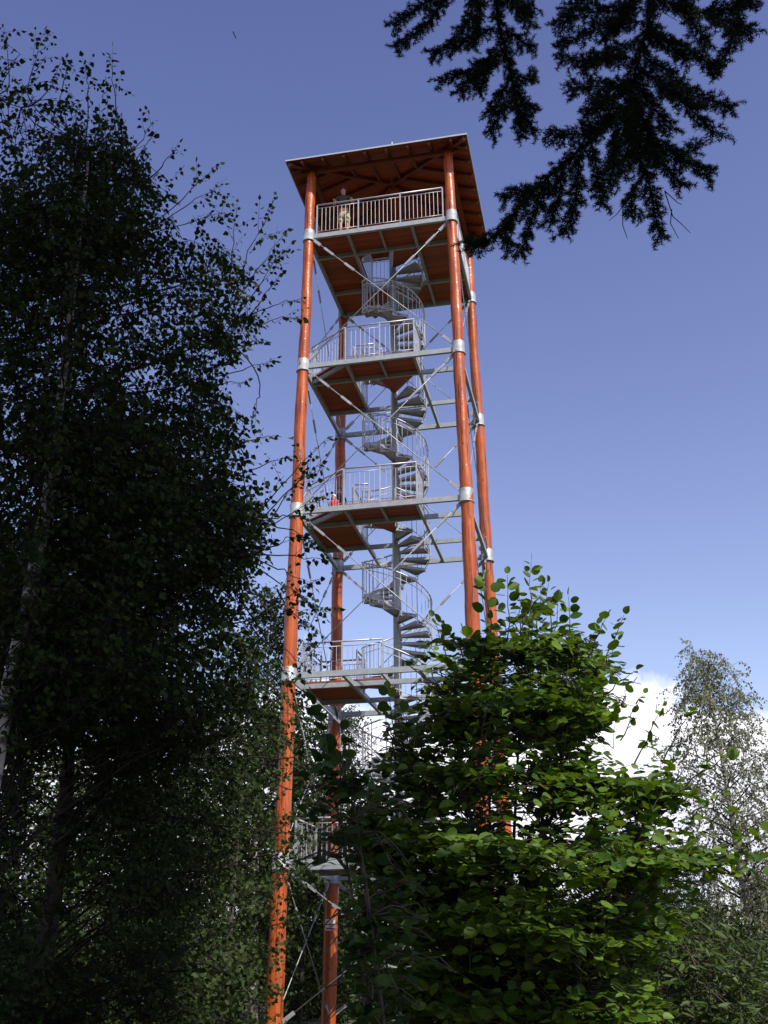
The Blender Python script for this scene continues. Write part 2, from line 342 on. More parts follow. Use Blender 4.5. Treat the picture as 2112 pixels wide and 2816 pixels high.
# ------------------------------------------------------------------ the tower
LV = [Z0 - 5 * k for k in range(5)]
def hw(z): return 2.407 * (1 + .0297 * (Z0 - z) / 5)         # half width: the posts lean in
TOWER = thing('lookout_tower', (0, 0, 0), 'tall lookout tower of orange log posts with grey steel platforms and a spiral staircase', 'tower')
CORN = [(-1, -1), (1, -1), (1, 1), (-1, 1)]
def log_post(sx, sy, seed):
    r = random.Random(seed); mb = MB(); zt = Z0 + 2.62; k = 110; n = 22; V = []
    ph = [r.uniform(0, 6.28) for _ in range(8)]
    for i in range(k + 1):
        z = -.3 + (zt + .3) * i / k
        h = hw(z); cx = sx * h + .010 * math.sin(z * .9 + ph[0]) + .006 * math.sin(z * 2.3 + ph[1]); cy = sy * h + .010 * math.sin(z * .8 + ph[2])
        rr = .163 + .0024 * (Z0 - z) * 1.05 + .006 * math.sin(z * 3.1 + ph[3]) + .004 * math.sin(z * 7.7 + ph[4])
        for j in range(n):
            a = 2 * math.pi * j / n
            q = rr * (1 + .022 * math.sin(2 * a + z * .5 + ph[5]) + .016 * math.sin(3 * a - z * 1.9 + ph[6]) + .012 * math.sin(5 * a + z * 3.3 + ph[7]))
            V.append((cx + q * math.cos(a), cy + q * math.sin(a), z))
    F = [(i * n + j, i * n + (j + 1) % n, (i + 1) * n + (j + 1) % n, (i + 1) * n + j) for i in range(k) for j in range(n)]
    F.append(tuple(k * n + j for j in range(n)))
    mb.add(V, F, True); p = mb.build('log_post', M['log'], TOWER)
    for lz in LV:
        h = hw(lz); c = MB(); rr = .163 + .0025 * (Z0 - lz) + .017
        c.lathe((sx * h, sy * h, lz), [(rr - .04, -.24), (rr + .024, -.24), (rr + .024, -.205), (rr, -.20), (rr, .185), (rr - .002, .19), (rr - .05, .19)], 28)
        c.build('collar', M['galv'], p)
    f = MB(); h = hw(0)
    f.lathe((sx * h, sy * h, 0), [(.0, .06), (.34, .06), (.34, -.3)], 24); f.build('footing', M['galv'], p)
for i, (sx, sy) in enumerate(CORN): log_post(sx, sy, i + 3)

def beam(a, b, name='beam', w=.10, h=.16):
    mb = MB(); a = Vector(a); b = Vector(b); d = (b - a).normalized(); x = d.cross(Vector((0, 0, 1))).normalized()
    # channel section: web and two flanges
    mb.bar(a, b, w * .99, h * .12 if False else .012, (0, 0, 1)) if False else None
    mb.bar(a, b, w, h)
    return mb.build(name, M['beam'], TOWER)
for k, z in enumerate(LV):
    h = hw(z); zc = z - .055; e = .17
    for (a, b) in (((-h + e, -h), (h - e, -h)), ((h, -h + e), (h, h - e)), ((h - e, h), (-h + e, h)), ((-h, h - e), (-h, -h + e))):
        beam((*a, zc), (*b, zc))
    zj = z - .062
    i = h - .05
    for x in (-1.08, 1.08): beam((x, -i, zj), (x, i, zj), 'joist', .09, .144)
    yj = ((-1.22, .98) if k == 0 else (-1.36, .78))
    for y in yj:
        for (x0, x1) in ((-i, -1.125), (-1.035, 1.035), (1.125, i)): beam((x0, y, zj - .002), (x1, y, zj - .002), 'joist', .08, .14)
    beam((0, -i, zj - .004), (0, yj[0] - .04, zj - .004), 'joist', .06, .11)
    if k in (1, 2):
        beam((-1.16, -i + .06, zj - .01), (-i + .02, -1.5, zj - .01), 'joist', .07, .13)

def deck(poly, z, t=.045):
    mb = MB(); mb.prism(poly, z + .018, z + .018 + t); return mb.build('deck', M['deck'], TOWER)
h0 = hw(LV[0]) + .02; q = h0
z = LV[0]
deck([(-q + .22, -q), (q - .22, -q), (q, -q + .22), (q, -1.2), (-q, -1.2), (-q, -q + .22)], z)
deck([(-q, -1.197), (-1.0, -1.197), (-1.0, 1.0), (-q, 1.0)], z)
deck([(1.02, -1.197), (q, -1.197), (q, 1.0), (1.02, 1.0)], z)
deck([(-q, 1.003), (q, 1.003), (q, q - .22), (q - .22, q), (-q + .22, q), (-q, q - .22)], z)
deck([(-.997, -1.197), (-.55, -1.197), (-.997, -.75)], z)
def wedge(z, a0, a1, r=1.05, front=None):
    mb = MB(); pts = [(.1 * math.cos(rad(a0)) - .03, .1 * math.sin(rad(a0)))]
    for i in range(9): a = rad(a0 + (a1 - a0) * i / 8); pts.append((-.03 + r * math.cos(a), r * math.sin(a)))
    pts.append((.1 * math.cos(rad(a1)) - .03, .1 * math.sin(rad(a1))))
    if front is not None:
        pts = [pts[0]] + front + [pts[-1]]
    mb.prism(pts, z + .014, z + .05); return mb.build('stair_landing', M['deck'], TOWER)
for k in (1, 2):
    z = LV[k]; h = hw(z) + .02
    deck([(-1.18, -h), (1.12, -h), (1.12, -1.36), (-h, -1.36), (-h, -1.55)], z)
    deck([(-h, -1.357), (-1.1, -1.357), (-1.1, .8), (-h, .8)], z)
z = LV[3]; h = hw(z) + .02
deck([(-h, -1.40), (-.12, -1.40), (-.12, -1.0), (-.9, -.35), (-1.2, -.35), (-1.2, .8), (-h, .8)], z)
z = LV[4]; h = hw(z) + .02
deck([(-h, -1.40), (-1.0, -1.40), (-1.0, .8), (-h, .8)], z)
wedge(LV[0], 282, 333, front=[(.25, -1.2), (.97, -1.2), (.97, -.45)])
wedge(LV[1], 257, 308, front=[(-.40, -1.34), (1.03, -1.34)])
wedge(LV[2], 232, 283, front=[(-.85, -1.34), (.25, -1.34)])
wedge(LV[3], 207, 258, 1.06); wedge(LV[4], 182, 233, 1.06)

# braces: two crossing tension rods on every face of every bay
def brace(P, Q, off):
    P = Vector(P) + off; Q = Vector(Q) + off; d = Q - P; Ld = d.length; d.normalize()
    mb = MB(); mb.tube([P, Q], .015, 8); ob = mb.build('tension_rod', M['galv'], TOWER)
    for (s0, s1, w) in ((.02, .36, .10), (.55, 1.0, .07), (1.55, 2.0, .07)):
        c = MB(); up = off.normalized()
        c.bar(P + d * s0, P + d * s1, w, .05, up); c.build('clevis_plate', M['galv'], ob)
    c = MB(); c.bar(Q - d * .42, Q - d * .02, .10, .05, off.normalized()); c.build('clevis_plate', M['galv'], ob)
zs = LV + [.15]
for i in range(5):
    za, zb = zs[i] - .2, zs[i + 1] + .19
    ha, hb_ = hw(za), hw(zb)
    for f in range(4):
        (ax, ay), (bx, by) = CORN[f], CORN[(f + 1) % 4]
        tx, ty = (bx - ax) / 2, (by - ay) / 2
        nrm = Vector((ty, -tx, 0))
        A = (ax * ha + tx * .17, ay * ha + ty * .17, za); B = (bx * ha - tx * .17, by * ha - ty * .17, za)
        C = (bx * hb_ - tx * .17, by * hb_ - ty * .17, zb); D = (ax * hb_ + tx * .17, ay * hb_ + ty * .17, zb)
        brace(A, C, nrm * .035); brace(B, D, nrm * -.035)

# railings
def railing(pts, z, hgt=1.2, spacing=.143, maxpost=1.5, name='railing'):
    pts = [Vector((x, y, z)) for x, y in pts]; up = Vector((0, 0, 1))
    mb = MB(); mb.tube([p + up * hgt for p in pts], .027, 10); hr = mb.build(name, M['rail'], TOWER)
    for a, b in zip(pts[:-1], pts[1:]):
        Ls = (b - a).length; npan = max(1, round(Ls / maxpost)); d = (b - a) / Ls
        for i in range(npan + 1):
            if i == npan and b is not pts[-1]: continue
            p = a + d * (Ls * i / npan); c = MB(); c.bar(p - up * .02, p + up * (hgt - .02), .042, .042, d); c.build('rail_post', M['rail'], hr)
        for i in range(npan):
            p0 = a + d * (Ls * i / npan + .03); p1 = a + d * (Ls * (i + 1) / npan - .03); c = MB()
            c.tube([p0 + up * (hgt - .14), p1 + up * (hgt - .14)], .011, 6); c.tube([p0 + up * .11, p1 + up * .11], .011, 6)
            m_ = (p1 - p0).length; nb = max(2, round(m_ / spacing))
            for q in range(1, nb):
                s_ = p0 + d * (m_ * q / nb); c.tube([s_ + up * .11, s_ + up * (hgt - .14)], .0085, 6, cap=False)
            c.build('baluster_panel', M['rail'], hr)
    return hr
z = LV[0] + .03; e = h0 - .02
for (a, b) in (((-e + .27, -e), (e - .27, -e)), ((e, -e + .27), (e, e - .27)), ((e - .27, e), (-e + .27, e)), ((-e, e - .27), (-e, -e + .27))): railing([a, b], z)
railing([(-.98, -.6), (-.98, 1.0), (1.02, 1.0), (1.02, .1)], z)
for k in (1, 2):
    z = LV[k] + .03; h = hw(LV[k])
    railing([(1.1, -1.40), (1.1, -h), (-1.1, -h)], z, maxpost=1.15)
    railing([(-1.14, -h + .02), (-h, -1.5)], z); railing([(-h, -1.46), (-h, .78), (-1.13, .78), (-1.13, -1.28)], z)
    railing([(-1.08, -1.32), (-.42 if k == 1 else -.62, -1.32)], z, maxpost=1.15)
z = LV[3] + .03; h = hw(LV[3])
railing([(-h, -1.36), (-.2, -1.36)], z, maxpost=1.1); railing([(-h, -1.32), (-h, .78), (-1.22, .78), (-1.22, -.3)], z)
z = LV[4] + .03; h = hw(LV[4])
railing([(-h, -1.36), (-1.05, -1.36)], z, maxpost=1.1); railing([(-h, -1.32), (-h, .78), (-1.05, .78)], z)

# spiral staircase: flights that drop anticlockwise round one column
CX = -.03; HR = 1.2
mb = MB(); mb.tube([(CX, 0, -.1), (CX, 0, Z0 + 1.35)], .118, 24); STAIR = mb.build('spiral_staircase', M['beam'], TOWER)
def pol(r, a, z): return (CX + r * math.cos(rad(a)), r * math.sin(rad(a)), z)
LAND = [(282, 333), (257, 308), (232, 283), (207, 258), (182, 233), (160, 208)]
zl = LV + [0.0]
nsteps_total = 0
for k in range(5):
    a_start = LAND[k][1]; a_end = LAND[k + 1][0] + 720; n = 23; rise = (zl[k] - zl[k + 1]) / (n + 1)
    if k == 4: n = 20; rise = (zl[k] - 0) / (n + 1)
    da = (a_end - a_start) / n
    for i in range(n):
        a0 = a_start + da * i - 3; a1 = a_start + da * (i + 1) + 2; zt = zl[k] - rise * (i + 1) + .03
        c = MB(); ro = 1.02
        pts = [pol(.115, a0, 0)[:2], pol(.115, a1, 0)[:2], pol(ro, a1 - 1, 0)[:2], pol(ro + .02, (a0 + a1) / 2, 0)[:2], pol(ro, a0 + 1, 0)[:2]]
        pts = [pts[0], pts[4], pts[3], pts[2], pts[1]]
        c.prism(pts, zt - .03, zt)
        # folded edges and the outer bracket
        c.bar(pol(.12, a0 + .6, zt - .05), pol(ro - .01, a0 + 1.2, zt - .05), .012, .075); c.bar(pol(.12, a1 - .6, zt - .05), pol(ro - .01, a1 - 1.2, zt - .05), .012, .075)
        c.bar(pol(ro, a0 + 1, zt - .052), pol(ro, a1 - 1, zt - .052), .014, .08)
        c.tube([pol(.125, (a0 + a1) / 2, zt - .19), pol(.125, (a0 + a1) / 2, zt - .005)], .03, 8)
        c.build('step', M['grate'], STAIR)
    ns = n * 6
    def curve(r, dz, b0=0, b1=1):
        return [pol(r, a_start - 3 + (a_end - a_start + 6) * (b0 + (b1 - b0) * j / ns), zl[k] - (zl[k] - zl[k + 1]) * (b0 + (b1 - b0) * j / ns) + dz) for j in range(ns + 1)]
    c = MB(); c.tube(curve(1.07, HR - .05), .024, 8); c.build('handrail', M['rail'], STAIR)
    c = MB(); c.tube(curve(1.07, HR - .25), .010, 6)
    c.tube(curve(1.055, -.02), .012, 6)
    nb = n * 3
    for j in range(nb + 1):
        t_ = j / nb; a = a_start - 3 + (a_end - a_start + 6) * t_; zz = zl[k] - (zl[k] - zl[k + 1]) * t_
        c.tube([pol(1.065, a, zz - (.16 if j % 3 == 0 else .02)), pol(1.068, a, zz + HR - .06)], .014 if j % 3 == 0 else .0085, 6, cap=False)
    c.build('baluster_screen', M['rail'], STAIR)

# roof
EV, ZE, ZA = 3.08, Z0 + 2.66, Z0 + 3.78
roof = MB(); t_ = .05
for f in range(4):
    (ax, ay), (bx, by) = CORN[f], CORN[(f + 1) % 4]
    roof.add([(ax * EV, ay * EV, ZE + .03), (bx * EV, by * EV, ZE + .03), (0, 0, ZA)], [(2, 1, 0)])
ROOF = roof.build('roof', M['soffit'], TOWER)
c = MB(); EO = EV + .03
for f in range(4):
    (ax, ay), (bx, by) = CORN[f], CORN[(f + 1) % 4]
    c.add([(ax * EO, ay * EO, ZE + .075), (bx * EO, by * EO, ZE + .075), (0, 0, ZA + .08)], [(0, 1, 2)])
    c.add([(ax * EO, ay * EO, ZE + .02), (bx * EO, by * EO, ZE + .02), (bx * EO, by * EO, ZE + .075), (ax * EO, ay * EO, ZE + .075)], [(0, 1, 2, 3)])
    c.add([(ax * EO, ay * EO, ZE + .02), (bx * EO, by * EO, ZE + .02), (bx * EV, by * EV, ZE + .029), (ax * EV, ay * EV, ZE + .029)], [(3, 2, 1, 0)])
c.build('roof_sheeting', M['tin'], ROOF)
def zroof(d): return ZE + .03 + (ZA - ZE - .03) * (1 - d / EV)   # height of the boards at distance d (max norm) from the axis
hp = hw(Z0 + 2.6)
for f in range(4):
    (ax, ay), (bx, by) = CORN[f], CORN[(f + 1) % 4]; tx, ty = (bx - ax) / 2, (by - ay) / 2; nx_, ny_ = ty, -tx
    c = MB(); ex = .35 if f % 2 == 0 else -.1
    c.bar((ax * hp - tx * ex, ay * hp - ty * ex, Z0 + 2.695), (bx * hp + tx * ex, by * hp + ty * ex, Z0 + 2.695), .14, .15); c.build('wall_plate', M['rafter'], ROOF)
    for s_ in np.linspace(-2.55, 2.55, 8):
        d0 = EV - .06; d1 = abs(s_) + .05
        c = MB()
        c.bar((nx_ * d0 + tx * s_, ny_ * d0 + ty * s_, zroof(d0) - .062), (nx_ * d1 + tx * s_, ny_ * d1 + ty * s_, zroof(d1) - .062), .09, .12); c.build('rafter', M['rafter'], ROOF)
    c = MB(); c.bar((ax * (EV - .08), ay * (EV - .08), zroof(EV - .08) - .085), (ax * .1, ay * .1, zroof(.1) - .085), .11, .16); c.build('hip_rafter', M['rafter'], ROOF)
    # knee braces from post to plate
    c = MB(); c.bar((ax * hp + tx * .12, ay * hp + ty * .12, Z0 + 1.95), (ax * hp + tx * .8, ay * hp + ty * .8, Z0 + 2.62), .09, .10)
    if f in (1, 2, 3): c.build('knee_brace', M['rafter'], ROOF)
c = MB(); c.tube([(0, 0, ZA), (0, 0, Z0 + 5.6)], .03, 8); mast = c.build('roof_mast', M['rail'], TOWER)
c = MB(); c.add([(-.03, -.01, Z0 + 5.45), (-.28, -.03, Z0 + 5.10), (-.33, -.03, Z0 + 4.9), (-.03, -.01, Z0 + 4.7), (-.03, .01, Z0 + 5.45), (-.28, -.01, Z0 + 5.10), (-.33, -.01, Z0 + 4.9), (-.03, .01, Z0 + 4.7)],
      [(0, 1, 2, 3), (7, 6, 5, 4), (0, 4, 5, 1), (1, 5, 6, 2), (2, 6, 7, 3)]); c.build('pennant', M['flag'], mast)

# sign on the rear post
zs_ = Z0 - 21.41; hs = hw(zs_)
SIGN = thing('warning_sign', (-hs + .06, hs - .26, zs_), 'small square white sign with red lettering screwed to a rear log post of the tower', 'sign')
o = ORG[SIGN.name]; sx0, sx1 = o[0] - .15, o[0] + .17; yy = o[1]
c = MB(); c.box((sx0, yy - .006, zs_ - .16), (sx1, yy + .006, zs_ + .16)); c.build('sign_plate', M['signwhite'], SIGN)
c = MB()
def sblock(x0, z0, x1, z1, m): m.box((sx0 + x0 * .32, yy - .0095, zs_ - .16 + z0 * .32), (sx0 + x1 * .32, yy - .0062, zs_ - .16 + z1 * .32))
sblock(.08, .08, .9, .24, c); sblock(.34, .42, .88, .56, c); sblock(.60, .70, .70, .86, c)
for i in range(5): sblock(.36 + i * .1, .30, .42 + i * .1, .37, c)
c.build('red_print', M['signred'], SIGN)
c = MB(); c.lathe((0, 0, 0), [(0, 0), (.02, 0), (.02, .004), (0, .004)], 12)
c.v = [(sx0 + .045 + x, yy - .0065 - z, zs_ + .10 + y) for x, y, z in c.v]; c.build('bolt', M['signgrey'], SIGN)
c = MB(); c.box((o[0] - .05, yy + .007, zs_ - .1), (o[0] + .05, yy + .08, zs_ + .1)); c.build('bracket', M['signgrey'], SIGN)

# ------------------------------------------------------------------ people
def skin_obj(name, m, parent, verts, edges, radii, sub=2):
    me = bpy.data.meshes.new(name); o = ORG[parent.name]
    me.from_pydata([tuple(np.array(v) - np.array(o)) for v in verts], edges, []); me.materials.append(m)
    ob = bpy.data.objects.new(name, me); COL.objects.link(ob); ob.parent = parent; ORG[ob.name] = o
    md = ob.modifiers.new('skin', 'SKIN'); md.use_smooth_shade = True
    for i, r in enumerate(radii):
        sv = me.skin_vertices[0].data[i]; sv.radius = (r, r) if not hasattr(r, '__len__') else r; sv.use_root = (i == 0)
    s2 = ob.modifiers.new('sub', 'SUBSURF'); s2.levels = sub; s2.render_levels = sub
    return ob
def person(name, loc, label, face, pose, shirt, lower, hairm, scale=1.0, sleeves=True, shorts=True, cap=None, group=None):
    """face: heading in degrees (0 = towards -Y). pose 'lean': forearms on a rail in front; 'stand': arms down"""
    P = thing(name, loc, label, 'person', group); c_, s_ = math.cos(rad(face)), math.sin(rad(face))
    def w(x, y, z):                                   # x to the person's left.. y forward
        x *= scale; y *= scale; z *= scale
        fx, fy = x * c_ + y * s_, x * s_ - y * c_
        return (loc[0] + fx, loc[1] + fy, loc[2] + z)
    lean = .16 if pose == 'lean' else 0.0
    hip = (0, -.05 if lean else 0, .95); chest = (0, lean * .55, 1.27); neck = (0, lean * .95, 1.47); head = (0, lean * 1.15 + .02, 1.62); crown_ = (0, lean * 1.15, 1.72)
    V = [hip, (0, lean * .2, 1.10), chest, (0, lean * .85, 1.40), neck, head, crown_]; R = [(.15, .115), (.135, .10), (.155, .11), (.12, .085), .052, (.078, .095), (.06, .07)]
    E = [(i, i + 1) for i in range(6)]
    arms = {}
    for sd in (-1, 1):
        sh = (sd * .19, lean * .85, 1.40)
        if pose == 'lean': el = (sd * .31, .08, 1.22); wr = (sd * .30, .24, 1.17); ha = (sd * .29, .30, 1.185)
        else: el = (sd * .24, -.02, 1.12); wr = (sd * .25, .08, .88); ha = (sd * .25, .11, .80)
        b = len(V); V += [sh, el, wr, ha]; R += [.058, .043, .029, (.036, .022)]; E += [(3, b), (b, b + 1), (b + 1, b + 2), (b + 2, b + 3)]
        arms[sd] = (sh, el, wr)
        dv = np.array(ha) - np.array(wr); dv = dv / np.linalg.norm(dv)
        for q in range(4):
            f0 = np.array(ha) + np.array((sd * (q - 1.5) * .020, 0, 0)) + dv * .045; f1 = f0 + dv * (.045 - .006 * abs(q - 1.4)) + np.array((0, 0, -.02))
            bb = len(V); V += [tuple(f0), tuple(f1)]; R += [.009, .008]; E += [(b + 3, bb), (bb, bb + 1)]
        bb = len(V); th = np.array(wr) + dv * .05 + np.array((-sd * .045, 0, 0)); V += [tuple(th), tuple(th + dv * .035)]; R += [.010, .009]; E += [(b + 2, bb), (bb, bb + 1)]
    legs = {}
    for sd in (-1, 1):
        pts = [(sd * .10, hip[1], .88), (sd * .11, hip[1] + .03, .49), (sd * .11, hip[1] - .02, .09), (sd * .12, hip[1] + .13, .035)]
        b = len(V); V += pts; R += [.088, .058, .040, (.042, .03)]; E += [(0, b), (b, b + 1), (b + 1, b + 2), (b + 2, b + 3)]; legs[sd] = pts
    skin_obj('body', M['skin'], P, [w(*v) for v in V], E, [r * scale if not hasattr(r, '__len__') else (r[0] * scale, r[1] * scale) for r in R])
    # shirt
    V = [(0, hip[1] * .8, 1.0), (0, lean * .2, 1.10), chest, (0, lean * .85, 1.40)]; R = [(.165, .125), (.152, .115), (.172, .127), (.128, .10)]; E = [(0, 1), (1, 2), (2, 3)]
    for sd in (-1, 1):
        sh, el, wr = arms[sd]; mid = tuple(.45 * np.array(sh) + .55 * np.array(el)); b = len(V); V += [sh, mid]; R += [.074, .066]; E += [(3, b), (b, b + 1)]
    skin_obj('shirt', shirt, P, [w(*v) for v in V], E, [r * scale if not hasattr(r, '__len__') else (r[0] * scale, r[1] * scale) for r in R])
    V = [(0, hip[1], .99), (0, hip[1], .90)]; R = [(.168, .13), (.165, .13)]; E = [(0, 1)]
    for sd in (-1, 1):
        pts = legs[sd]; b = len(V)
        if shorts: V += [(sd * .105, hip[1] + .0, .78), (sd * .115, hip[1] + .025, .50)]; R += [.105, .092]
        else: V += [(sd * .105, hip[1], .7), (sd * .11, hip[1], .12)]; R += [.098, .066]
        E += [(1, b), (b, b + 1)]
    skin_obj('shorts' if shorts else 'trousers', lower, P, [w(*v) for v in V], E, [r * scale if not hasattr(r, '__len__') else (r[0] * scale, r[1] * scale) for r in R])
    # hair cap (upper back part of a slightly larger skull), ears, nose, eyes and shoes
    hx, hy, hz = head; hb = MB(); V = []; F = []; nu, nv = 14, 8
    for i in range(nv + 1):
        th = math.pi * .60 * i / nv
        for j in range(nu):
            ph = 2 * math.pi * j / nu; fr = max(0, math.sin(ph)); cut = th * (1 - .38 * fr)
            V.append(w(hx + .088 * math.sin(cut) * math.cos(ph), hy - .012 + .105 * math.sin(cut) * math.sin(ph), hz + .025 + .115 * math.cos(cut)))
    for i in range(nv):
        for j in range(nu): F.append((i * nu + j, i * nu + (j + 1) % nu, (i + 1) * nu + (j + 1) % nu, (i + 1) * nu + j))
    hb.add(V, F, True); hb.build('hair' if not cap else 'cap', cap or hairm, P)
    fb = MB()
    fb.tube([w(hx, hy + .085, hz + .03), w(hx, hy + .115, hz - .015), w(hx, hy + .09, hz - .025)], [.008 * scale, .015 * scale, .008 * scale], 8); fb.build('nose', M['skin'], P)
    for sd in (-1, 1):
        fb = MB(); fb.tube([w(hx + sd * .033, hy + .088, hz + .022), w(hx + sd * .033, hy + .097, hz + .022)], .009 * scale, 8); fb.build('eye', M['hair'], P)
        fb = MB(); fb.tube([w(hx + sd * .078, hy, hz + .02), w(hx + sd * .092, hy - .01, hz + .005)], [.025 * scale, .016 * scale], 8); fb.build('ear', M['skin'], P)
        fb = MB(); a = legs[sd]; fb.tube([w(a[2][0], a[2][1] - .05, .035), w(a[2][0], a[2][1] + .03, .045), w(a[3][0], a[3][1] + .05, .03)], [.045 * scale, .05 * scale, .035 * scale], 10); fb.build('shoe', M['shoe'], P)
    fb = MB(); fb.bar(w(-.022, hy + .088, hz - .06), w(.022, hy + .088, hz - .06), .008, .008); fb.build('mouth', M['red'], P)
    if cap:
        fb = MB(); fb.prism([w(hx + .075 * math.cos(a), hy + .06 + .10 * math.sin(a), 0)[:2] for a in np.linspace(0, math.pi, 9)], loc[2] + (hz + .055) * scale, loc[2] + (hz + .067) * scale); fb.build('cap_brim', cap, P)
    return P
person('person', (-1.28, -2.10, LV[0] + .063), 'person in dark top and khaki shorts leaning on the railing under the tower roof', 6, 'lean', M['olive'], M['khaki'], M['greyhair'], 1.04)
person('person', (-1.93, .15, LV[2] + .063), 'person with dark hair and black clothes beside the rear post on the middle platform', 40, 'stand', M['dark'], M['dark'], M['hair'], 1.03, shorts=False)
person('person', (-1.90, -.60, LV[2] + .063), 'child in red shirt and white cap on the middle platform', -20, 'stand', M['red'], M['dark'], M['hair'], .70, cap=M['white'])

# bird, far up to the left
bp_ = at(645, 97, 55.0)
B = thing('bird', bp_, 'tiny dark bird high in the open sky left of the tower', 'bird')
c = MB(); bx, by, bz = bp_
c.tube([(bx - .10, by, bz + .14), (bx - .05, by, bz + .08), (bx + .02, by, bz - .02), (bx + .07, by, bz - .10), (bx + .10, by, bz - .17)], [.012, .035, .05, .03, .01], 8); c.build('body', M['bird'], B)
for sd in (-1, 1):
    c = MB(); c.add([(bx - .02, by, bz + .05), (bx + .02, by, bz - .04), (bx + .03, by + sd * .25, bz + .06), (bx - .05, by + sd * .32, bz + .02)], [(0, 1, 2, 3)]); c.build('wing', M['bird'], B)

# ------------------------------------------------------------------ vegetation
K = 2112 / 1659.0
def bez(a, b, n=5, sag=0.0, jit=0.0, r=None):
    a = np.asarray(a, float); b = np.asarray(b, float); t_ = np.linspace(0, 1, n)[:, None]
    p = a + (b - a) * t_; p[:, 2] += sag * 4 * (t_[:, 0] * (1 - t_[:, 0]))
    if jit: p[1:-1] += rng.normal(0, jit, p[1:-1].shape)
    return p
class Sticks:
    def __init__(s): s.a = []; s.b = []; s.ra = []; s.rb = []
    def line(s, p, r0, r1):
        p = np.asarray(p); n = len(p) - 1; rr = np.linspace(r0, r1, n + 1)
        s.a += list(p[:-1]); s.b += list(p[1:]); s.ra += list(rr[:-1]); s.rb += list(rr[1:])
    def build(s, name, m, parent, n=4):
        if s.a: return sticks(name, np.array(s.a), np.array(s.b), np.array(s.ra), np.array(s.rb), m, parent, n)
def in_poly(px, py, poly):
    ins = np.zeros(len(px), bool); n = len(poly); dist = np.full(len(px), 1e9)
    for i in range(n):
        x0, y0 = poly[i]; x1, y1 = poly[(i + 1) % n]
        c = ((y0 > py) != (y1 > py)) & (px < (x1 - x0) * (py - y0) / (y1 - y0 + 1e-12) + x0); ins ^= c
        dx, dy = x1 - x0, y1 - y0; t_ = np.clip(((px - x0) * dx + (py - y0) * dy) / (dx * dx + dy * dy + 1e-9), 0, 1)
        dist = np.minimum(dist, np.hypot(px - x0 - t_ * dx, py - y0 - t_ * dy))
    return ins, dist
def crown_points(poly, n, D0, T, R=120, seed=0, dens=None, soft=0, edge=0):
    """points through the volume of a crown whose side view is poly; it bulges towards and away from us by up to T"""
    g_ = np.random.default_rng(seed); poly = [(x * K, y * K) for x, y in poly]; a = np.array(poly); out = []
    tot = 0
    while tot < n:
        px = g_.uniform(a[:, 0].min(), a[:, 0].max(), n * 3); py = g_.uniform(a[:, 1].min(), a[:, 1].max(), n * 3)
        ins, d = in_poly(px, py, poly)
        if dens is not None: ins &= g_.random(len(px)) < dens(px / K, py / K)
        if edge: ins &= g_.random(len(px)) < np.clip(d / (edge * K), .16, 1)
        px, py, d = px[ins], py[ins], d[ins]
        infl = np.sqrt(np.clip(d / R, .02, 1)); D = D0 + g_.uniform(-1, 1, len(px)) * T * infl
        out.append(at(px + g_.normal(0, soft * K, len(px)), py + g_.normal(0, soft * K, len(px)), D)); tot += len(px)
    return np.concatenate(out)[:n]
def clumps(scale, seed, lo=.3):
    """uneven density so the crown has thick boughs and thin gaps"""
    g_ = np.random.default_rng(seed); f = [(g_.normal(0, 1 / scale, 2), g_.uniform(0, 6.28)) for _ in range(14)]
    def d(x, y):
        s_ = sum(np.sin(k[0] * x + k[1] * y + p) for k, p in f) / math.sqrt(len(f))
        return np.clip(.55 + .5 * s_, lo, 1)
    return d
def twig_leaves(base, tip, spacing, droop, LP, LA, LN, LL, size, st, flat=False, r0=.0025, side_jit=.5, petiole=.012):
    """one leafy twig from base to tip; alternate leaves left and right"""
    base = np.asarray(base); tip = np.asarray(tip); Ld = np.linalg.norm(tip - base); n = max(2, int(Ld / spacing))
    p = bez(base, tip, 4, sag=.08 * Ld, jit=.015 * Ld)
    if st is not None: st.line(p, r0, .001)
    d = (tip - base) / max(Ld, 1e-6); side = np.cross(d, (0, 0, 1.)); nn = np.linalg.norm(side); side = side / nn if nn > .15 else np.array((1., 0, 0))
    for i in range(n):
        t_ = (i + .8) / n * 3; j = min(int(t_), 2); q = p[j] + (p[j + 1] - p[j]) * (min(t_, 3) - j)
        s_ = 1 if i % 2 else -1
        a = side * s_ * rng.uniform(.5, 1) + d * rng.uniform(.2, .9) + np.array((0, 0, -droop)) * rng.uniform(.4, 1.3) + rng.normal(0, .25 * side_jit, 3)
        if i == n - 1: a = d + np.array((0, 0, -droop * .6))
        a = a / np.linalg.norm(a)
        nrm = np.array((.15, -.22, .90)) + rng.normal(0, side_jit, 3) if flat else rng.normal(0, 1, 3) + np.array((0, 0, .4))
        LP.append(q + a * petiole); LA.append(a); LN.append(nrm); LL.append(size * rng.uniform(.6, 1.25) * (1 if not flat else (.75 + .35 * math.sin(math.pi * (i + .5) / n))))

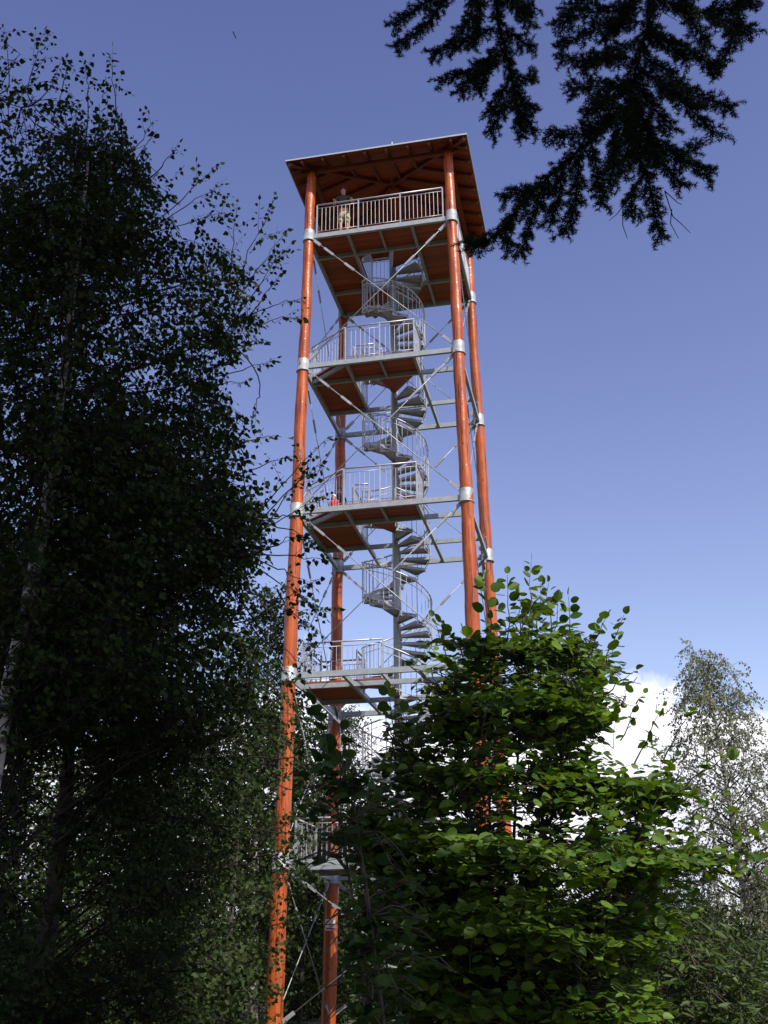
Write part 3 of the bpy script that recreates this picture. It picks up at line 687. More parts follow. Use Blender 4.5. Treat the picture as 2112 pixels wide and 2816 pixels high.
def build_tree(root, trunk_mats, trunks, tips, spacing, size, tpl, lm, twl, nbranch=60, droop=.7, flat=False, twig=M['twig'], sprays=(), seed=1, rise=.5, outw=1.0, connect=.6, upright=0.0, crown='crown', jit=.5, brad=.014):
    g_ = np.random.default_rng(seed); st = Sticks(); LP, LA, LN, LL = [], [], [], []
    axis = []
    for (pts, r0, r1) in trunks:
        tb = MB(); m_ = len(pts); tb.tube(pts, list(np.linspace(r0, r1, m_)), 12); tb.build('trunk', trunk_mats, root)
        pts = np.asarray(pts)
        for a, b in zip(pts[:-1], pts[1:]):
            for t_ in np.linspace(0, 1, 8, endpoint=False): axis.append(a + (b - a) * t_)
    axis = np.array(axis); tips = np.asarray(tips)
    # main branches run from a trunk point below to a random subset of the tips
    pick = g_.choice(len(tips), min(nbranch, len(tips)), replace=False); bp = []
    for i in pick:
        tp = tips[i]; hd = np.hypot(*(axis[:, :2] - tp[:2]).T); want = tp[2] - rise * hd
        k = np.argmin(np.abs(axis[:, 2] - want) + .6 * hd)
        c = bez(axis[k], tp, 9, sag=.06 * hd[k] + .04, jit=.02); st.line(c, brad * min(1.3, .5 + .35 * hd[k]), .003)
        bp.append(c[2:])
    bp = np.concatenate(bp) if bp else axis
    for tp in tips:
        dd = np.linalg.norm(bp - tp, axis=1); cand = np.argpartition(dd, min(6, len(dd) - 1))[:7]; b0 = bp[g_.choice(cand)]
        k = np.argmin(np.abs(axis[:, 2] - tp[2])); out = tp - axis[k]; out[2] *= .35; on = np.linalg.norm(out); out = out / on if on > 1e-6 else np.array((1., 0, 0))
        dirn = out * outw + g_.normal(0, .45, 3) + np.array((0, 0, upright)); dirn /= np.linalg.norm(dirn)
        Lt = twl * g_.uniform(.6, 1.3); base = tp - dirn * Lt
        if np.linalg.norm(b0 - base) < connect: st.line(bez(b0, base, 4, sag=.03), .005, .003)
        twig_leaves(base, tp, spacing, droop, LP, LA, LN, LL, size, st, flat, side_jit=jit)
    for (a, b) in sprays:
        a = np.asarray(a); b = np.asarray(b); Ls = np.linalg.norm(b - a); c = bez(a, b, 7, sag=.03, jit=.012); st.line(c, .006, .0015); back = a - (b - a) / Ls * .55; back[2] -= .1; k = np.argmin(np.linalg.norm(bp - back, axis=1)); m0 = a - (b - a) / Ls * .25; tt = np.linspace(0, 1, 6)[:, None]; st.line((1 - tt) ** 2 * bp[k] + 2 * tt * (1 - tt) * m0 + tt ** 2 * a, .007, .006); Ls = np.linalg.norm(b - a)
        twig_leaves(c[3], b, spacing * .8, droop, LP, LA, LN, LL, size, None, flat, side_jit=jit)
        m_ = max(2, int(Ls / .13))
        for i in range(m_):
            t_ = (i + 1) / (m_ + .6); q = a + (b - a) * t_; d = (b - a) / Ls
            dd = d + g_.normal(0, .55, 3); dd /= np.linalg.norm(dd); l_ = min(.42, .75 * Ls * (1 - t_) + .10) * g_.uniform(.5, 1.2)
            twig_leaves(q, q + dd * l_, spacing, droop, LP, LA, LN, LL, size, st, flat, side_jit=jit)
    st.build('branchwork', twig, root)
    return leaves(crown, np.array(LP), np.array(LA), np.array(LN), np.array(LL), tpl, lm, root)
def pxl(pts, D): return [at(x * K, y * K, d) for (x, y), d in zip(pts, D if hasattr(D, '__len__') else [D] * len(pts))]

# --- big birch on the left, in the shade of the firs
poly = [(-90, 60), (-10, 85), (40, 125), (80, 150), (130, 165), (180, 165), (235, 165), (265, 200), (300, 255), (325, 310), (325, 360), (350, 395), (390, 420), (375, 470), (372, 520), (420, 535), (455, 505), (500, 520), (545, 535), (585, 580), (575, 630), (605, 670), (585, 720), (560, 770), (530, 800), (490, 835), (525, 870), (560, 940), (560, 1000), (590, 1050), (605, 1100), (600, 1160), (595, 1220), (560, 1260), (550, 1340), (580, 1400), (600, 1460), (590, 1560), (440, 1620), (-90, 1640)]
def dens(x, y):
    b = clumps(95, 5, .32)(x, y); b2 = np.clip((y - 120) / 560 + .08, .15, 1); return b * b2
tips = crown_points(poly, 6300, 9.6, 1.9, 260, 3, dens, 8, 50)
tp = [(-130, 2300), (-55, 1900), (-4, 1600), (40, 1400), (72, 1250), (95, 1120), (112, 1020), (122, 930), (132, 850), (150, 700), (165, 560), (180, 440), (190, 350)]
tr = pxl(tp, [8.5] * len(tp)); base = np.array(tr[0]) + np.array((-.45, 0, 0)); base[2] = -.05; tr = [base] + tr
ROOT = thing('birch_tree', base, 'tall dark birch with pale leaning trunk filling the left side of the photo', 'tree')
SPR = [((20, 170), (8, 60)), ((60, 190), (97, 65)), ((130, 210), (150, 138)), ((190, 220), (185, 140)), ((250, 230), (238, 128)), ((300, 310), (335, 262)), ((350, 360), (382, 318)), ((395, 430), (475, 355)), ((395, 450), (484, 398)), ((375, 490), (492, 462)), ((500, 570), (512, 438)), ((530, 570), (592, 433)), ((540, 610), (612, 510)), ((555, 625), (617, 545)), ((580, 665), (652, 650)), ((565, 650), (602, 598)), ((570, 700), (655, 690)), ((525, 800), (582, 788)), ((480, 830), (532, 830)), ((550, 950), (592, 945)), ((590, 1070), (704, 948)), ((595, 1090), (694, 1000)), ((595, 1130), (704, 1078)), ((600, 1140), (694, 1185)), ((600, 1200), (712, 1212)), ((590, 1250), (705, 1335)), ((580, 1300), (712, 1385)), ((560, 1010), (632, 985)), ((590, 1400), (665, 1445)), ((580, 1360), (655, 1295)), ((600, 1120), (660, 1120)), ((600, 1230), (680, 1270)), ((590, 1180), (650, 1160)), ((100, 200), (120, 175)), ((560, 850), (545, 905)), ((600, 1100), (650, 1030)), ((595, 1420), (640, 1520)), ((560, 1330), (690, 1250))]
sp = [tuple(pxl(s_, rng.uniform(9.0, 10.2))) for s_ in SPR]
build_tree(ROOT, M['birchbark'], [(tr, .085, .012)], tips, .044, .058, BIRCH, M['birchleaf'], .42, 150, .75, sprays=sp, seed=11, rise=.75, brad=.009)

# --- second birch behind it, filling the dark lower left
poly2 = [(-90, 1150), (100, 1100), (250, 1150), (400, 1250), (520, 1350), (600, 1420), (640, 1500), (625, 1600), (655, 1700), (650, 1800), (615, 1870), (575, 1930), (530, 1980), (520, 2120), (480, 2230), (-90, 2240)]
tips = crown_points(poly2, 3500, 11.4, 1.8, 200, 8, clumps(60, 15, .04), 10)
tp = [(25, 2300), (55, 2210), (95, 2060), (120, 1900), (140, 1750), (150, 1600), (165, 1450), (185, 1300), (200, 1180)]
tr = pxl(tp, 11.4); base = np.array(tr[0]); base[2] = -.05; base[0] -= .25; tr = [base] + tr
ROOT = thing('birch_tree', base, 'shaded birch with a dark leaning trunk low in the left corner behind the tall birch', 'tree')
sp = [tuple(pxl(s_, rng.uniform(10.5, 12))) for s_ in [((590, 1560), (650, 1640)), ((600, 1640), (690, 1660)), ((610, 1700), (690, 1740)), ((600, 1800), (680, 1820)), ((600, 1500), (660, 1560)), ((610, 1860), (650, 1900))]]
build_tree(ROOT, M['bark'], [(tr, .14, .02)], tips, .042, .055, BIRCH, M['birchleaf'], .45, 90, .6, sprays=sp, seed=12, rise=.5, brad=.012)  # dark bark replaces birch bark here, putting the trunk's shade into its colour

# --- hazel shrub that hides the tower's foot
polyh = [(945, 1372), (985, 1385), (1020, 1350), (1060, 1350), (1100, 1365), (1140, 1330), (1180, 1330), (1235, 1350), (1270, 1385), (1320, 1400), (1340, 1440), (1340, 1490), (1318, 1540), (1325, 1575), (1300, 1600), (1320, 1645), (1390, 1635), (1440, 1630), (1490, 1670), (1490, 1725), (1525, 1770), (1575, 1810), (1625, 1840), (1620, 1890), (1540, 1935), (1480, 1985), (1440, 2080), (1430, 2290), (765, 2290), (760, 2130), (765, 2040), (765, 1960), (768, 1900), (755, 1830), (758, 1760), (765, 1700), (800, 1650), (830, 1600), (850, 1570), (900, 1560), (945, 1500), (965, 1440)]
tips = crown_points(polyh, 4800, 7.9, 1.7, 330, 21, clumps(75, 33, .3), 15, 45)
tips[:, 2] -= .085 * np.sin(2 * math.pi * tips[:, 2] / .46 + 1.6 * np.sin(tips[:, 0] * 1.1) + 1.2 * np.sin(tips[:, 1] * 1.7))      # foliage lies in tiers
gx = at(1120 * K, 2300 * K, 7.9); base = np.array((gx[0], gx[1], -.05))
stems = []
for (x, y, d) in ((1150, 1280, 7.9), (1060, 1380, 7.6), (1290, 1450, 8.1), (1240, 1380, 7.5), (860, 1600, 7.4), (1450, 1700, 8.3), (960, 1480, 8.3), (1010, 1700, 7.0), (1370, 1900, 7.2), (780, 1800, 7.8)):
    top_ = at(x * K, y * K, d); b_ = base + np.array((rng.uniform(-.35, .35), rng.uniform(-.35, .35), 0)); mid = b_ * .5 + top_ * .5; mid[:2] = b_[:2] * .68 + top_[:2] * .32; mid2 = b_ * .25 + top_ * .75; mid2[:2] = b_[:2] * .4 + top_[:2] * .6
    stems.append(([b_, b_ * .75 + mid * .25, mid, mid2, top_], .022, .004))
ROOT = thing('hazel_shrub', base, 'large round-leaved hazel shrub partly sunlit in front of the tower foot', 'shrub')
SPH = [((1150, 1500), (1148, 1212)), ((1100, 1420), (1096, 1242)), ((1060, 1420), (1046, 1236)), ((970, 1440), (936, 1335)), ((1000, 1420), (955, 1345)), ((1230, 1430), (1228, 1288)), ((1200, 1420), (1205, 1300)), ((1290, 1460), (1348, 1328)), ((1310, 1500), (1372, 1448)), ((1370, 1650), (1432, 1528)), ((1430, 1650), (1498, 1526)), ((1480, 1700), (1578, 1622)), ((1340, 1600), (1390, 1500)), ((855, 1640), (838, 1490)), ((880, 1600), (875, 1540)), ((1160, 1400), (1168, 1260)), ((1560, 1830), (1640, 1790)), ((1600, 1860), (1690, 1830)), ((1520, 1780), (1590, 1740)), ((900, 1570), (920, 1500)), ((1250, 1440), (1290, 1350)), ((1540, 1850), (1655, 1845)), ((1530, 1885), (1645, 1880)), ((1490, 1760), (1560, 1720)), ((1300, 1440), (1335, 1385)), ((1270, 1420), (1312, 1330)), ((1130, 1390), (1120, 1285)), ((1190, 1380), (1185, 1260)), ((1020, 1420), (1000, 1360)), ((1540, 1800), (1625, 1810)), ((1320, 1560), (1365, 1480))]
st = Sticks(); LP, LA, LN, LL = [], [], [], []
sph = []
for s_ in SPH:
    a, b = pxl(s_, rng.uniform(7.4, 8.6)); sph.append((a, b))
def hazel(root, stems, tips, sprays, seed, size=.077, lm=None):
    g_ = np.random.default_rng(seed); st = Sticks(); LP, LA, LN, LL = [], [], [], []; axis = []
    for (pts, r0, r1) in stems:
        tb = MB(); tb.tube(pts, list(np.linspace(r0, r1, len(pts))), 8); tb.build('stem', M['stem'], root); pts = np.asarray(pts)
        for a, b in zip(pts[:-1], pts[1:]):
            for t_ in np.linspace(0, 1, 8, endpoint=False): axis.append(a + (b - a) * t_)
    axis = np.array(axis)
    for tp in tips:
        hd = np.hypot(*(axis[:, :2] - tp[:2]).T); k = np.argmin(np.abs(axis[:, 2] - (tp[2] - .35 * hd)) + 1.0 * hd)
        b0 = axis[k]; out = tp - b0; out[2] *= .5; out /= max(np.linalg.norm(out), 1e-6)
        d = out + g_.normal(0, .35, 3); d[2] = d[2] * .35 + .08; d /= np.linalg.norm(d); Lt = g_.uniform(.22, .5); base = tp - d * Lt
        if np.linalg.norm(b0 - base) < (1.0 if len(tips) > 200 else 1.6) and (len(tips) < 200 or g_.random() < .7): st.line(bez(b0, base, 5, sag=.06, jit=.02), .006, .003)
        twig_leaves(base, tp, .055, .22, LP, LA, LN, LL, size, st, True, side_jit=.40, petiole=.015)
    for (a, b) in sprays:
        c = bez(a, b, 6, jit=.01); st.line(c, .006, .0015)
        twig_leaves(c[1], b, .036, .25, LP, LA, LN, LL, size * 1.05, None, True, side_jit=.75, petiole=.018)
    st.build('branchwork', M['stem'], root)
    LP, LA, LN, LL = np.array(LP), np.array(LA), np.array(LN), np.array(LL)
    q = (LP - CAM) @ RN; u, v = (1056 - 2994.25 * q[:, 0] / q[:, 2]) / K, (1408 + 2994.25 * q[:, 1] / q[:, 2]) / K
    ok = ~((np.abs(u - 716) < 30) & (v > 1900) & (v < 2190) & (g_.random(len(u)) < .9) | (np.abs(u - 720) < 26) & (v > 1680) & (v < 1900) & (g_.random(len(u)) < .7) | (np.abs(u - 724) < 26) & (np.abs(v - 2000) < 34))     # the shrub has no leaves in the gap before the rear post
    LP, LA, LN, LL = LP[ok], LA[ok], LN[ok], LL[ok]
    leaves('crown', LP, LA, LN, LL, HAZEL, lm or M['hazelleaf'], root)
hazel(ROOT, stems, tips, sph, 5)
# near hazel twigs reaching in front of the left post
gx = at(830 * K, 2320 * K, 6.0); base = np.array((gx[0], gx[1], -.05))
ROOT = thing('hazel_shrub', base, 'young hazel in shade-darkened green with big leaves close by between the two left log posts', 'shrub')
tops = [(735, 1560, 6.0), (690, 1530, 6.1), (760, 1700, 5.9)]; stems = []
for (x, y, d) in tops:
    top_ = at(x * K, y * K, d); stems.append(([base, base * .6 + top_ * .4 + np.array((.12, 0, 0)), base * .25 + top_ * .75 + np.array((.06, 0, 0)), top_], .013, .003))
polyn = [(700, 1640), (745, 1600), (770, 1700), (790, 1850), (810, 2000), (810, 2200), (770, 2230), (765, 2050), (750, 1900), (700, 1750)]
tips = crown_points(polyn, 70, 6.0, .4, 60, 41)
sph = [tuple(pxl(s_, 6.0)) for s_ in (((735, 1700), (672, 1515)), ((735, 1690), (728, 1560)), ((740, 1720), (742, 1610)))]
hazel(ROOT, stems, tips, sph, 6, .082, M['shadehazel'])

# --- narrow-leaved shrub at the lower right
polyw = [(1290, 1990), (1340, 1950), (1420, 1935), (1480, 1990), (1560, 2010), (1659, 2060), (1720, 2080), (1720, 2290), (1230, 2290), (1260, 2120)]
tips = crown_points(polyw, 420, 10.5, 1.4, 150, 51, clumps(45, 3, .06), 12)
gx = at(1500 * K, 2320 * K, 10.5); base = np.array((gx[0], gx[1], -.05))
stems = [([base, base * .5 + np.array(at(x * K, y * K, 10.5)) * .5, np.array(at(x * K, y * K, 10.5))], .025, .006) for x, y in ((1380, 1990), (1480, 2020), (1620, 2090), (1300, 2080))]
ROOT = thing('willow_shrub', base, 'narrow-leaved shrub with long pale twigs in the lower right corner', 'shrub')
build_tree(ROOT, M['stem'], stems, tips, .035, .10, NARROW, M['willowleaf'], .5, 26, .35, seed=31, rise=.4, twig=M['stem'], jit=.8)

# --- generic trees further off
def far_tree(name, label, x, y, D, H, crown_r, z0, n, size, lm, bark, group=None, cat='tree', shape='oval', seed=0, tpl=BIRCH, droop=.5, nl=9, trunk_r=None, lean=0.0, hang=0.0):
    g_ = np.random.default_rng(seed); base = np.array((x, y, -.05)); R_ = thing(name, base, label, cat, group)
    tr_ = trunk_r or H * .012; tb = MB()
    pts = [base + np.array((lean * H * t_ ** 1.3 + .03 * H * .2 * math.sin(4 * t_ + seed), .02 * H * math.sin(3 * t_ + seed), H * .97 * t_)) for t_ in np.linspace(0, 1, 12)]
    tb.tube(pts, list(np.linspace(tr_, tr_ * .08, 12)), 10); tb.build('trunk', bark, R_); pts = np.array(pts)
    st = Sticks(); LP, LA, LN, LL = [], [], [], []
    nbr = max(10, n // 22); per = n // nbr
    for i in range(nbr):
        t_ = (i + g_.random()) / nbr; zz = z0 + (H - z0) * t_
        rr = crown_r * {'oval': math.sin(math.pi * min(1, .12 + .86 * t_)) ** .7, 'cone': 1.02 - t_ * .97, 'spire': (1 - t_) ** .8 * (.6 + .4 * math.sin(math.pi * t_)) + .05}[shape] * g_.uniform(.55, 1.1)
        a = i * 2.4 + g_.normal(0, .4); k = min(11, int(zz / (H * .97) * 11)); ax = pts[k].copy(); ax[2] = max(.2, zz - (rr * .45 if shape == 'oval' else -rr * .15))
        tip = np.array((ax[0] + rr * math.cos(a), ax[1] + rr * math.sin(a), zz)); br = bez(ax, tip, 6, sag=.08 * rr, jit=.02 * rr); st.line(br, tr_ * .22 * (1.1 - t_) + .006, .004)
        for j in range(per):
            q = br[0] + (br[-1] - br[0]) * g_.uniform(.25, 1.03); d0 = g_.normal(0, .10 * crown_r + .08, 3)
            d = (tip - ax) / max(rr, .1) + g_.normal(0, .5, 3) + np.array((0, 0, -hang)); d /= np.linalg.norm(d); l_ = size * nl * .45
            st.line(np.stack([q, q + d0, q + d0 + d * l_]), .006, .002); q = q + d0
            for m_ in range(nl):
                u = q + d * l_ * (m_ + g_.random()) / nl + g_.normal(0, size * .5, 3)
                LP.append(u); LA.append(d * .4 + g_.normal(0, .6, 3) + np.array((0, 0, -droop))); LN.append(g_.normal(0, 1, 3) + np.array((0, 0, .5))); LL.append(size * g_.uniform(.7, 1.3))
    st.build('branchwork', bark if bark is M['birchbark'] and False else M['twig'], R_)
    leaves('crown', np.array(LP), np.array(LA), np.array(LN), np.array(LL), tpl, lm, R_); return R_
def gp(xd, D):
    p = at(xd * K, 2087 * K, D); return p[0], p[1]
def top_h(yd, D, xd=830): return float(at(xd * K, yd * K, D)[2])
# hanging birch at the far right
x, y = gp(1640, 42)
far_tree('birch_tree', 'tall airy weeping birch with white trunk against the cloud at the right edge', x, y, 42, top_h(1405, 42, 1618), 2.6, 3.0, 1500, .085, M['farbirchleaf'], M['birchbark'], seed=4, droop=1.2, nl=14, hang=1.4, trunk_r=.2, lean=-.05)
# forest behind and to the left
FOREST = [(555, 1290, 33, 2.0, 'sunlit birch just left of the tower\'s front left post', 'b'), (500, 1480, 27, 2.2, 'sunlit leafy tree behind the dark birches, left of the first log post', 'f'), (380, 1600, 30, 2.5, 'broad green tree behind the two shaded birches', 'f'), (250, 1700, 32, 2.6, 'round sunlit tree seen through the shaded birches on the left', 'f'), (110, 1620, 34, 2.8, 'tall leafy tree behind the pale birch trunk', 'f'), (20, 1520, 46, 5.0, 'tall dense tree at the left edge far behind the pale trunk', 'f'), (0, 1750, 30, 2.4, 'leafy tree at the left edge behind the pale birch trunk', 'f'),
          (668, 1560, 44, 2.4, 'light green birch between the two left log posts', 'b'), (655, 1720, 38, 2.6, 'low bushy tree beyond the front left log post', 'f'), (700, 1800, 41, 2.6, 'dark bushy tree in the gap between the left log posts', 'f'), (600, 1560, 42, 2.8, 'leafy tree left of the front left log post', 'f'), (450, 1420, 48, 4.6, 'tall dense tree far behind the shaded birches', 'f'), (160, 1560, 50, 5.0, 'wide dense tree far behind the dark leaning trunk', 'f'), (320, 1590, 44, 4.4, 'dense round tree far behind the dark birches', 'f'), (745, 1530, 55, 2.4, 'pine behind the rear left log post with open crown', 'p'), (810, 1700, 60, 3.0, 'bushy pine right of the rear left log post', 'p'), (880, 1790, 58, 3.0, 'low broad tree behind the staircase foot', 'f'), (980, 1850, 62, 3.2, 'broad tree behind the left half of the hazel', 'f'), (1090, 1900, 60, 3.2, 'broad tree behind the middle of the hazel', 'f'), (1210, 1930, 64, 3.2, 'broad tree behind the right half of the hazel', 'f'), (1330, 1960, 60, 3.0, 'broad tree behind the right edge of the hazel', 'f'),
          (1425, 1900, 46, 1.9, 'slim spruce left of the weeping birch', 's'), (1530, 1930, 50, 2.0, 'dark spruce right under the weeping birch', 's'), (1480, 1985, 40, 1.8, 'small bushy tree under the weeping birch', 'f'), (1590, 2010, 34, 1.6, 'low bushy tree at the foot of the weeping birch', 'f'), (1665, 1900, 70, 1.9, 'distant tree at the right edge beyond the weeping birch', 'f')]
for i, (xd, yd, D, cr, lab, kd) in enumerate(FOREST):
    x, y = gp(xd, D); H = top_h(yd, D, xd); gr = 'trees beyond the tower'
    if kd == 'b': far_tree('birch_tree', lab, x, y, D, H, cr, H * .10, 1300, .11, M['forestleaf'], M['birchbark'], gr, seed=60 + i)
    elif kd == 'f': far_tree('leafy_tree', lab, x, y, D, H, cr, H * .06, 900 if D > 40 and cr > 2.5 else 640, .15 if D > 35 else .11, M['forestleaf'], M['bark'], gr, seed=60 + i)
    elif kd == 'p': far_tree('pine_tree', lab, x, y, D, H, cr, H * .2, 560, .22, M['pine'], M['bark'], gr, shape='spire', seed=60 + i, tpl=NARROW, droop=.2, nl=10)
    else: far_tree('spruce_tree', lab, x, y, D, H, cr, H * .05, 520, .20, M['pine'], M['bark'], gr, shape='cone', seed=60 + i, tpl=NARROW, droop=.5, nl=10)
SHRUB = [(60, 1990, 15, 1.3, 'sunlit bush at the lower left edge'), (230, 2010, 17, 1.5, 'sunlit bush behind the dark leaning trunk'), (360, 2020, 16, 1.4, 'yellow-green bush in the lower left between dark branches'), (330, 2060, 20, 1.1, 'low bush left of the front log post foot'), (640, 2040, 40, 2.2, 'bush behind the gap between the left log posts')]
for i, (xd, yd, D, cr, lab) in enumerate(SHRUB):
    x, y = gp(xd, D); far_tree('bush', lab, x, y, D, top_h(yd, D, xd), cr, .2, 300, .075, M['forestleaf'], M['bark'], 'bushes under the trees', 'bush', seed=90 + i, tpl=HAZEL)

# --- fir whose boughs hang into the top right corner
def crop(x, y): return ((1050 + x / 1.562) / K, (y / 1.562) / K)
FX, FY = CAM[0] + .9, CAM[1] + .7
FIR = thing('fir_tree', (FX, FY, -.05), 'big dark fir whose drooping boughs hang into the top right corner', 'tree')
tb = MB(); tb.tube([(FX, FY, -.05), (FX + .1, FY, 8), (FX, FY + .1, 17), (FX, FY, 26)], [.36, .28, .16, .02], 16); tb.build('trunk', M['bark'], FIR)
BA = [((490, -120), (500, 100), (540, 250), (570, 400), (600, 590)), ((330, -120), (200, 100), (60, 205)), ((300, -60), (130, 50), (50, 110)), ((480, 120), (330, 195), (210, 235)), ((520, 230), (370, 310), (250, 350)), ((510, 260), (400, 330), (335, 405)), ((540, 300), (620, 345), (655, 325)), ((560, 380), (630, 450), (655, 475)), ((570, 420), (500, 500), (468, 575)), ((500, -40), (600, 60), (655, 25)), ((530, 120), (610, 190), (645, 200)), ((580, 450), (630, 530), (660, 560)), ((400, -120), (380, 80), (300, 190)), ((560, -120), (600, 20), (640, 110)), ((440, -120), (420, 60), (390, 200)), ((480, 200), (440, 300), (420, 400)),((540, 350), (500, 430), (460, 500))]
BB = [((1200, -140), (1140, 120), (1090, 300), (1060, 450)), ((1060, 450), (900, 600), (750, 730), (620, 850), (500, 1010), (400, 1060), (365, 1035)), ((1060, 440), (1100, 650), (1150, 800), (1195, 1020)), ((1130, 150), (1300, 200), (1440, 300)), ((1180, 0), (1400, 60), (1590, 140)), ((1100, 300), (1300, 400), (1505, 460)), ((1180, 340), (1330, 470), (1430, 580)), ((1090, 530), (1260, 670), (1412, 745)), ((1240, 640), (1300, 660), (1350, 645)), ((1110, 90), (900, 130), (765, 200)), ((1120, 30), (850, 60), (748, 110)), ((1080, 250), (900, 255), (772, 262)), ((1070, 370), (900, 370), (808, 380)), ((1040, 470), (920, 460), (865, 495)), ((920, 580), (800, 575), (715, 580)), ((850, 660), (830, 880), (785, 1000)), ((720, 780), (640, 950), (598, 1092)), ((900, 620), (930, 760), (940, 880)), ((1000, 560), (990, 740), (965, 820)), ((680, 800), (580, 830), (528, 850)), ((1110, 760), (1070, 860), (1075, 930)), ((1600, -120), (1530, 60), (1500, 190), (1430, 300)), ((1130, -120), (900, -20), (780, 60)), ((1250, -120), (1330, 80), (1400, 200)), ((1090, 350), (1180, 480), (1240, 560)), ((1030, 500), (960, 520), (880, 560)), ((1130, 180), (1000, 220), (860, 300)), ((1120, 240), (1250, 320), (1290, 380)), ((560, 930), (530, 1010), (545, 1070)), ((1150, -100), (1040, 60), (960, 180)), ((1060, 480), (1080, 620), (1040, 740)), ((1120, 600), (1220, 720), (1290, 800)), ((780, 700), (760, 860), (720, 960)), ((1140, 100), (1220, 180), (1310, 260)), ((1090, 330), (1010, 420), (900, 440)),((1380, 50), (1500, 40), (1600, -10)), ((1100, 420), (1020, 600), (1000, 700)),((1070, 400), (1150, 560), (1180, 700))]
NP, NA, NL = [], [], []; stf = Sticks()
def needles(p, spacing=.0013, ln=.023):
    p = np.asarray(p)
    for a, b in zip(p[:-1], p[1:]):
        Ls = np.linalg.norm(b - a); n = max(1, int(Ls / spacing)); d = (b - a) / max(Ls, 1e-6)
        t_ = rng.random(n)[:, None]; q = a + (b - a) * t_; v = rng.normal(0, 1, (n, 3)); v -= (v @ d)[:, None] * d; v = norm(v); v[:, 2] = v[:, 2] * .7 + .1
        NP.append(q); NA.append(norm(v + d * .5)); NL.append(ln * rng.uniform(.75, 1.15, n))
def shoot(a, b, r0, depth):
    """a needled shoot with side shoots"""
    a = np.asarray(a); b = np.asarray(b); Ls = np.linalg.norm(b - a); c = bez(a, b, 5, sag=.03 * Ls, jit=.03 * Ls); stf.line(c, r0, .0016); needles(c)
    if depth == 0: return
    n = int(Ls / .03); d = (b - a) / max(Ls, 1e-6); side = np.cross(d, (0.2, .1, 1.)); side /= max(np.linalg.norm(side), 1e-6); up = np.cross(side, d)
    for i in range(n):
        t_ = (i + rng.random()) / n; q = a + (b - a) * t_; s_ = 1 if i % 2 else -1
        dd = d * .8 + side * s_ * rng.uniform(.5, 1.0) + up * rng.normal(0, .35) + np.array((0, 0, -.18)); dd /= np.linalg.norm(dd)
        l_ = rng.uniform(.025, .055) * (1.15 - .5 * t_); shoot(q, q + dd * l_, .0025, depth - 1)
def bough(lst, D, join, jz):
    for k, path in enumerate(lst):
        Dk = D + (rng.normal(0, .16) if k else 0); pts = [at(*(np.array(crop(*p)) * K), Dk + .05 * i) for i, p in enumerate(path)]
        pts = np.array(pts); main = k == 0 or len(path) > 5
        stf.line(pts, .014 if main else .006, .003)
        for a, b in zip(pts[:-1], pts[1:]):
            Ls = np.linalg.norm(b - a); needles([a, b]); n = max(2, int(Ls / .0105)); d = (b - a) / Ls; side = np.cross(d, norm(CAM - a)); side /= np.linalg.norm(side); dep = np.cross(side, d)
            for i in range(n):
                q = a + (b - a) * (i + rng.random()) / n; s_ = 1 if i % 2 else -1
                dd = d * .75 + side * s_ * rng.uniform(.35, 1.0) + dep * rng.normal(0, .5) + np.array((0, 0, -.22)); dd /= np.linalg.norm(dd)
                shoot(q, q + dd * rng.uniform(.03, .11), .003, 1)
    p0 = at(*(np.array(crop(*lst[0][0])) * K), D); stf.line(bez((FX, FY, jz), p0, 8, sag=.5), .05, .014)
bough(BA, 6.3, FIR, 9.6); bough(BB, 5.6, FIR, 9.0)
for path in (((1215, 820), (1250, 930), (1285, 960), (1325, 1000)), ((1245, 900), (1240, 960), (1275, 1025)), ((1215, 820), (1270, 870), (1290, 880)), ((1040, 880), (1010, 920), (975, 948)), ((1035, 900), (1035, 970), (1055, 1025)), ((1175, 20), (1220, 60), (1270, 90)), ((1180, 10), (1200, 60), (1180, 120))):
    stf.line(np.array([at(*(np.array(crop(*p)) * K), 5.7) for p in path]), .0035, .0018)
stf.build('bough', M['twig'], FIR)
NPc = np.concatenate(NP); NAc = np.concatenate(NA); NLc = np.concatenate(NL)
NT = (np.array([(0, -.5, 0), (1, -.2, 0), (1, .2, 0), (0, .5, 0)]), [(0, 1, 2, 3)], .16)
leaves('needle_foliage', NPc, NAc, rng.normal(0, 1, NPc.shape), NLc, NT, M['needle'], FIR)
print('needles', len(NPc))
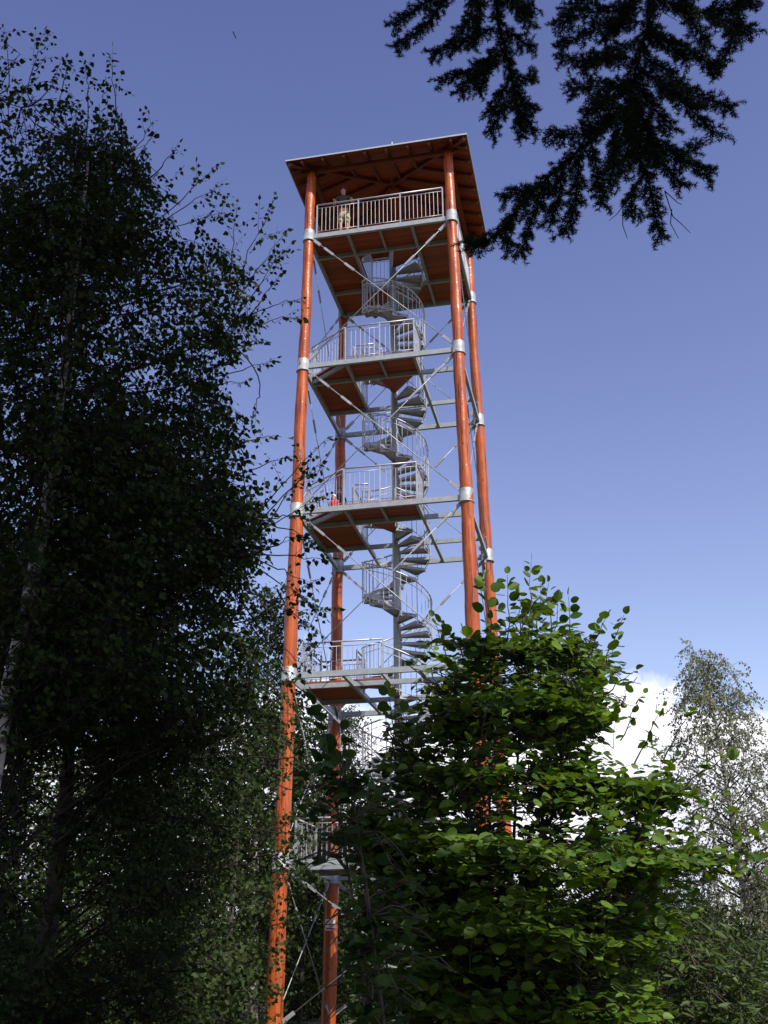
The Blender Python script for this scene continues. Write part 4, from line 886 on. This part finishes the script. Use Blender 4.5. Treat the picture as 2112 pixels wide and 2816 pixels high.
# crowns that shade the photographer's place and the birches
def fir_crown(root, x, y, H, z0, R0, n, seed, yfront=None):
    g_ = np.random.default_rng(seed); P, A, S_ = [], [], []; st = Sticks()
    nb = n
    for i in range(nb):
        t_ = (i + g_.random()) / nb; zz = z0 + (H - z0) * t_; rr = R0 * (1 - t_) ** .8 + .25; a = g_.uniform(0, 6.283)
        rr *= g_.uniform(.75, 1.1)
        tip = np.array((x + rr * math.cos(a), y + rr * math.sin(a), zz - .22 * rr))
        c0 = np.array((x, y, zz))
        st.line(bez(c0, tip, 4, sag=.05), .03 * (1 - t_) + .008, .006)
        m_ = int(10 * rr) + 3; u = g_.random(m_)[:, None] ** .7; q = c0 + (tip - c0) * u + g_.normal(0, .16, (m_, 3)) * (.4 + rr * .25)
        P.append(q); d = norm(tip - c0); A.append(d + g_.normal(0, .55, (m_, 3)) + np.array((0, 0, -.3))); S_.append(g_.uniform(.3, .6, m_))
    P = np.concatenate(P); A = np.concatenate(A); S_ = np.concatenate(S_)
    # keep clear of the photographer's view
    dv = P - CAM; el = np.degrees(np.arctan2(dv[:, 2], np.hypot(dv[:, 0], dv[:, 1]))); az = np.degrees(np.arctan2(dv[:, 0], dv[:, 1]))
    keep = ~((np.abs(az + 11.5) < 42) & (el < 54)); P, A, S_ = P[keep], A[keep], S_[keep]
    st.build('branchwork', M['bark'], root)
    leaves('crown', P, A, g_.normal(0, .5, P.shape) + np.array((0, 0, 1.)), S_, (QUAD[0], QUAD[1], .42), M['needle'], root)
fir_crown(FIR, FX, FY, 28, 9.0, 3.6, 720, 71)
for i, (dx, dy, H, R0, z0, lab) in enumerate(((3.0, -.5, 31, 3.2, 15.0, 'very tall fir standing beside the photographer, with a high crown'), (-6.4, -3.0, 24, 3.8, 6.0, 'fir standing behind the photographer to the left'))):
    x, y = CAM[0] + dx, CAM[1] + dy; R_ = thing('fir_tree', (x, y, -.05), lab, 'tree', 'firs behind the photographer')
    tb = MB(); tb.tube([(x, y, -.05), (x, y, H * .5), (x, y, H)], [.3, .18, .02], 12); tb.build('trunk', M['bark'], R_)
    fir_crown(R_, x, y, H, z0, R0, 520, 80 + i)
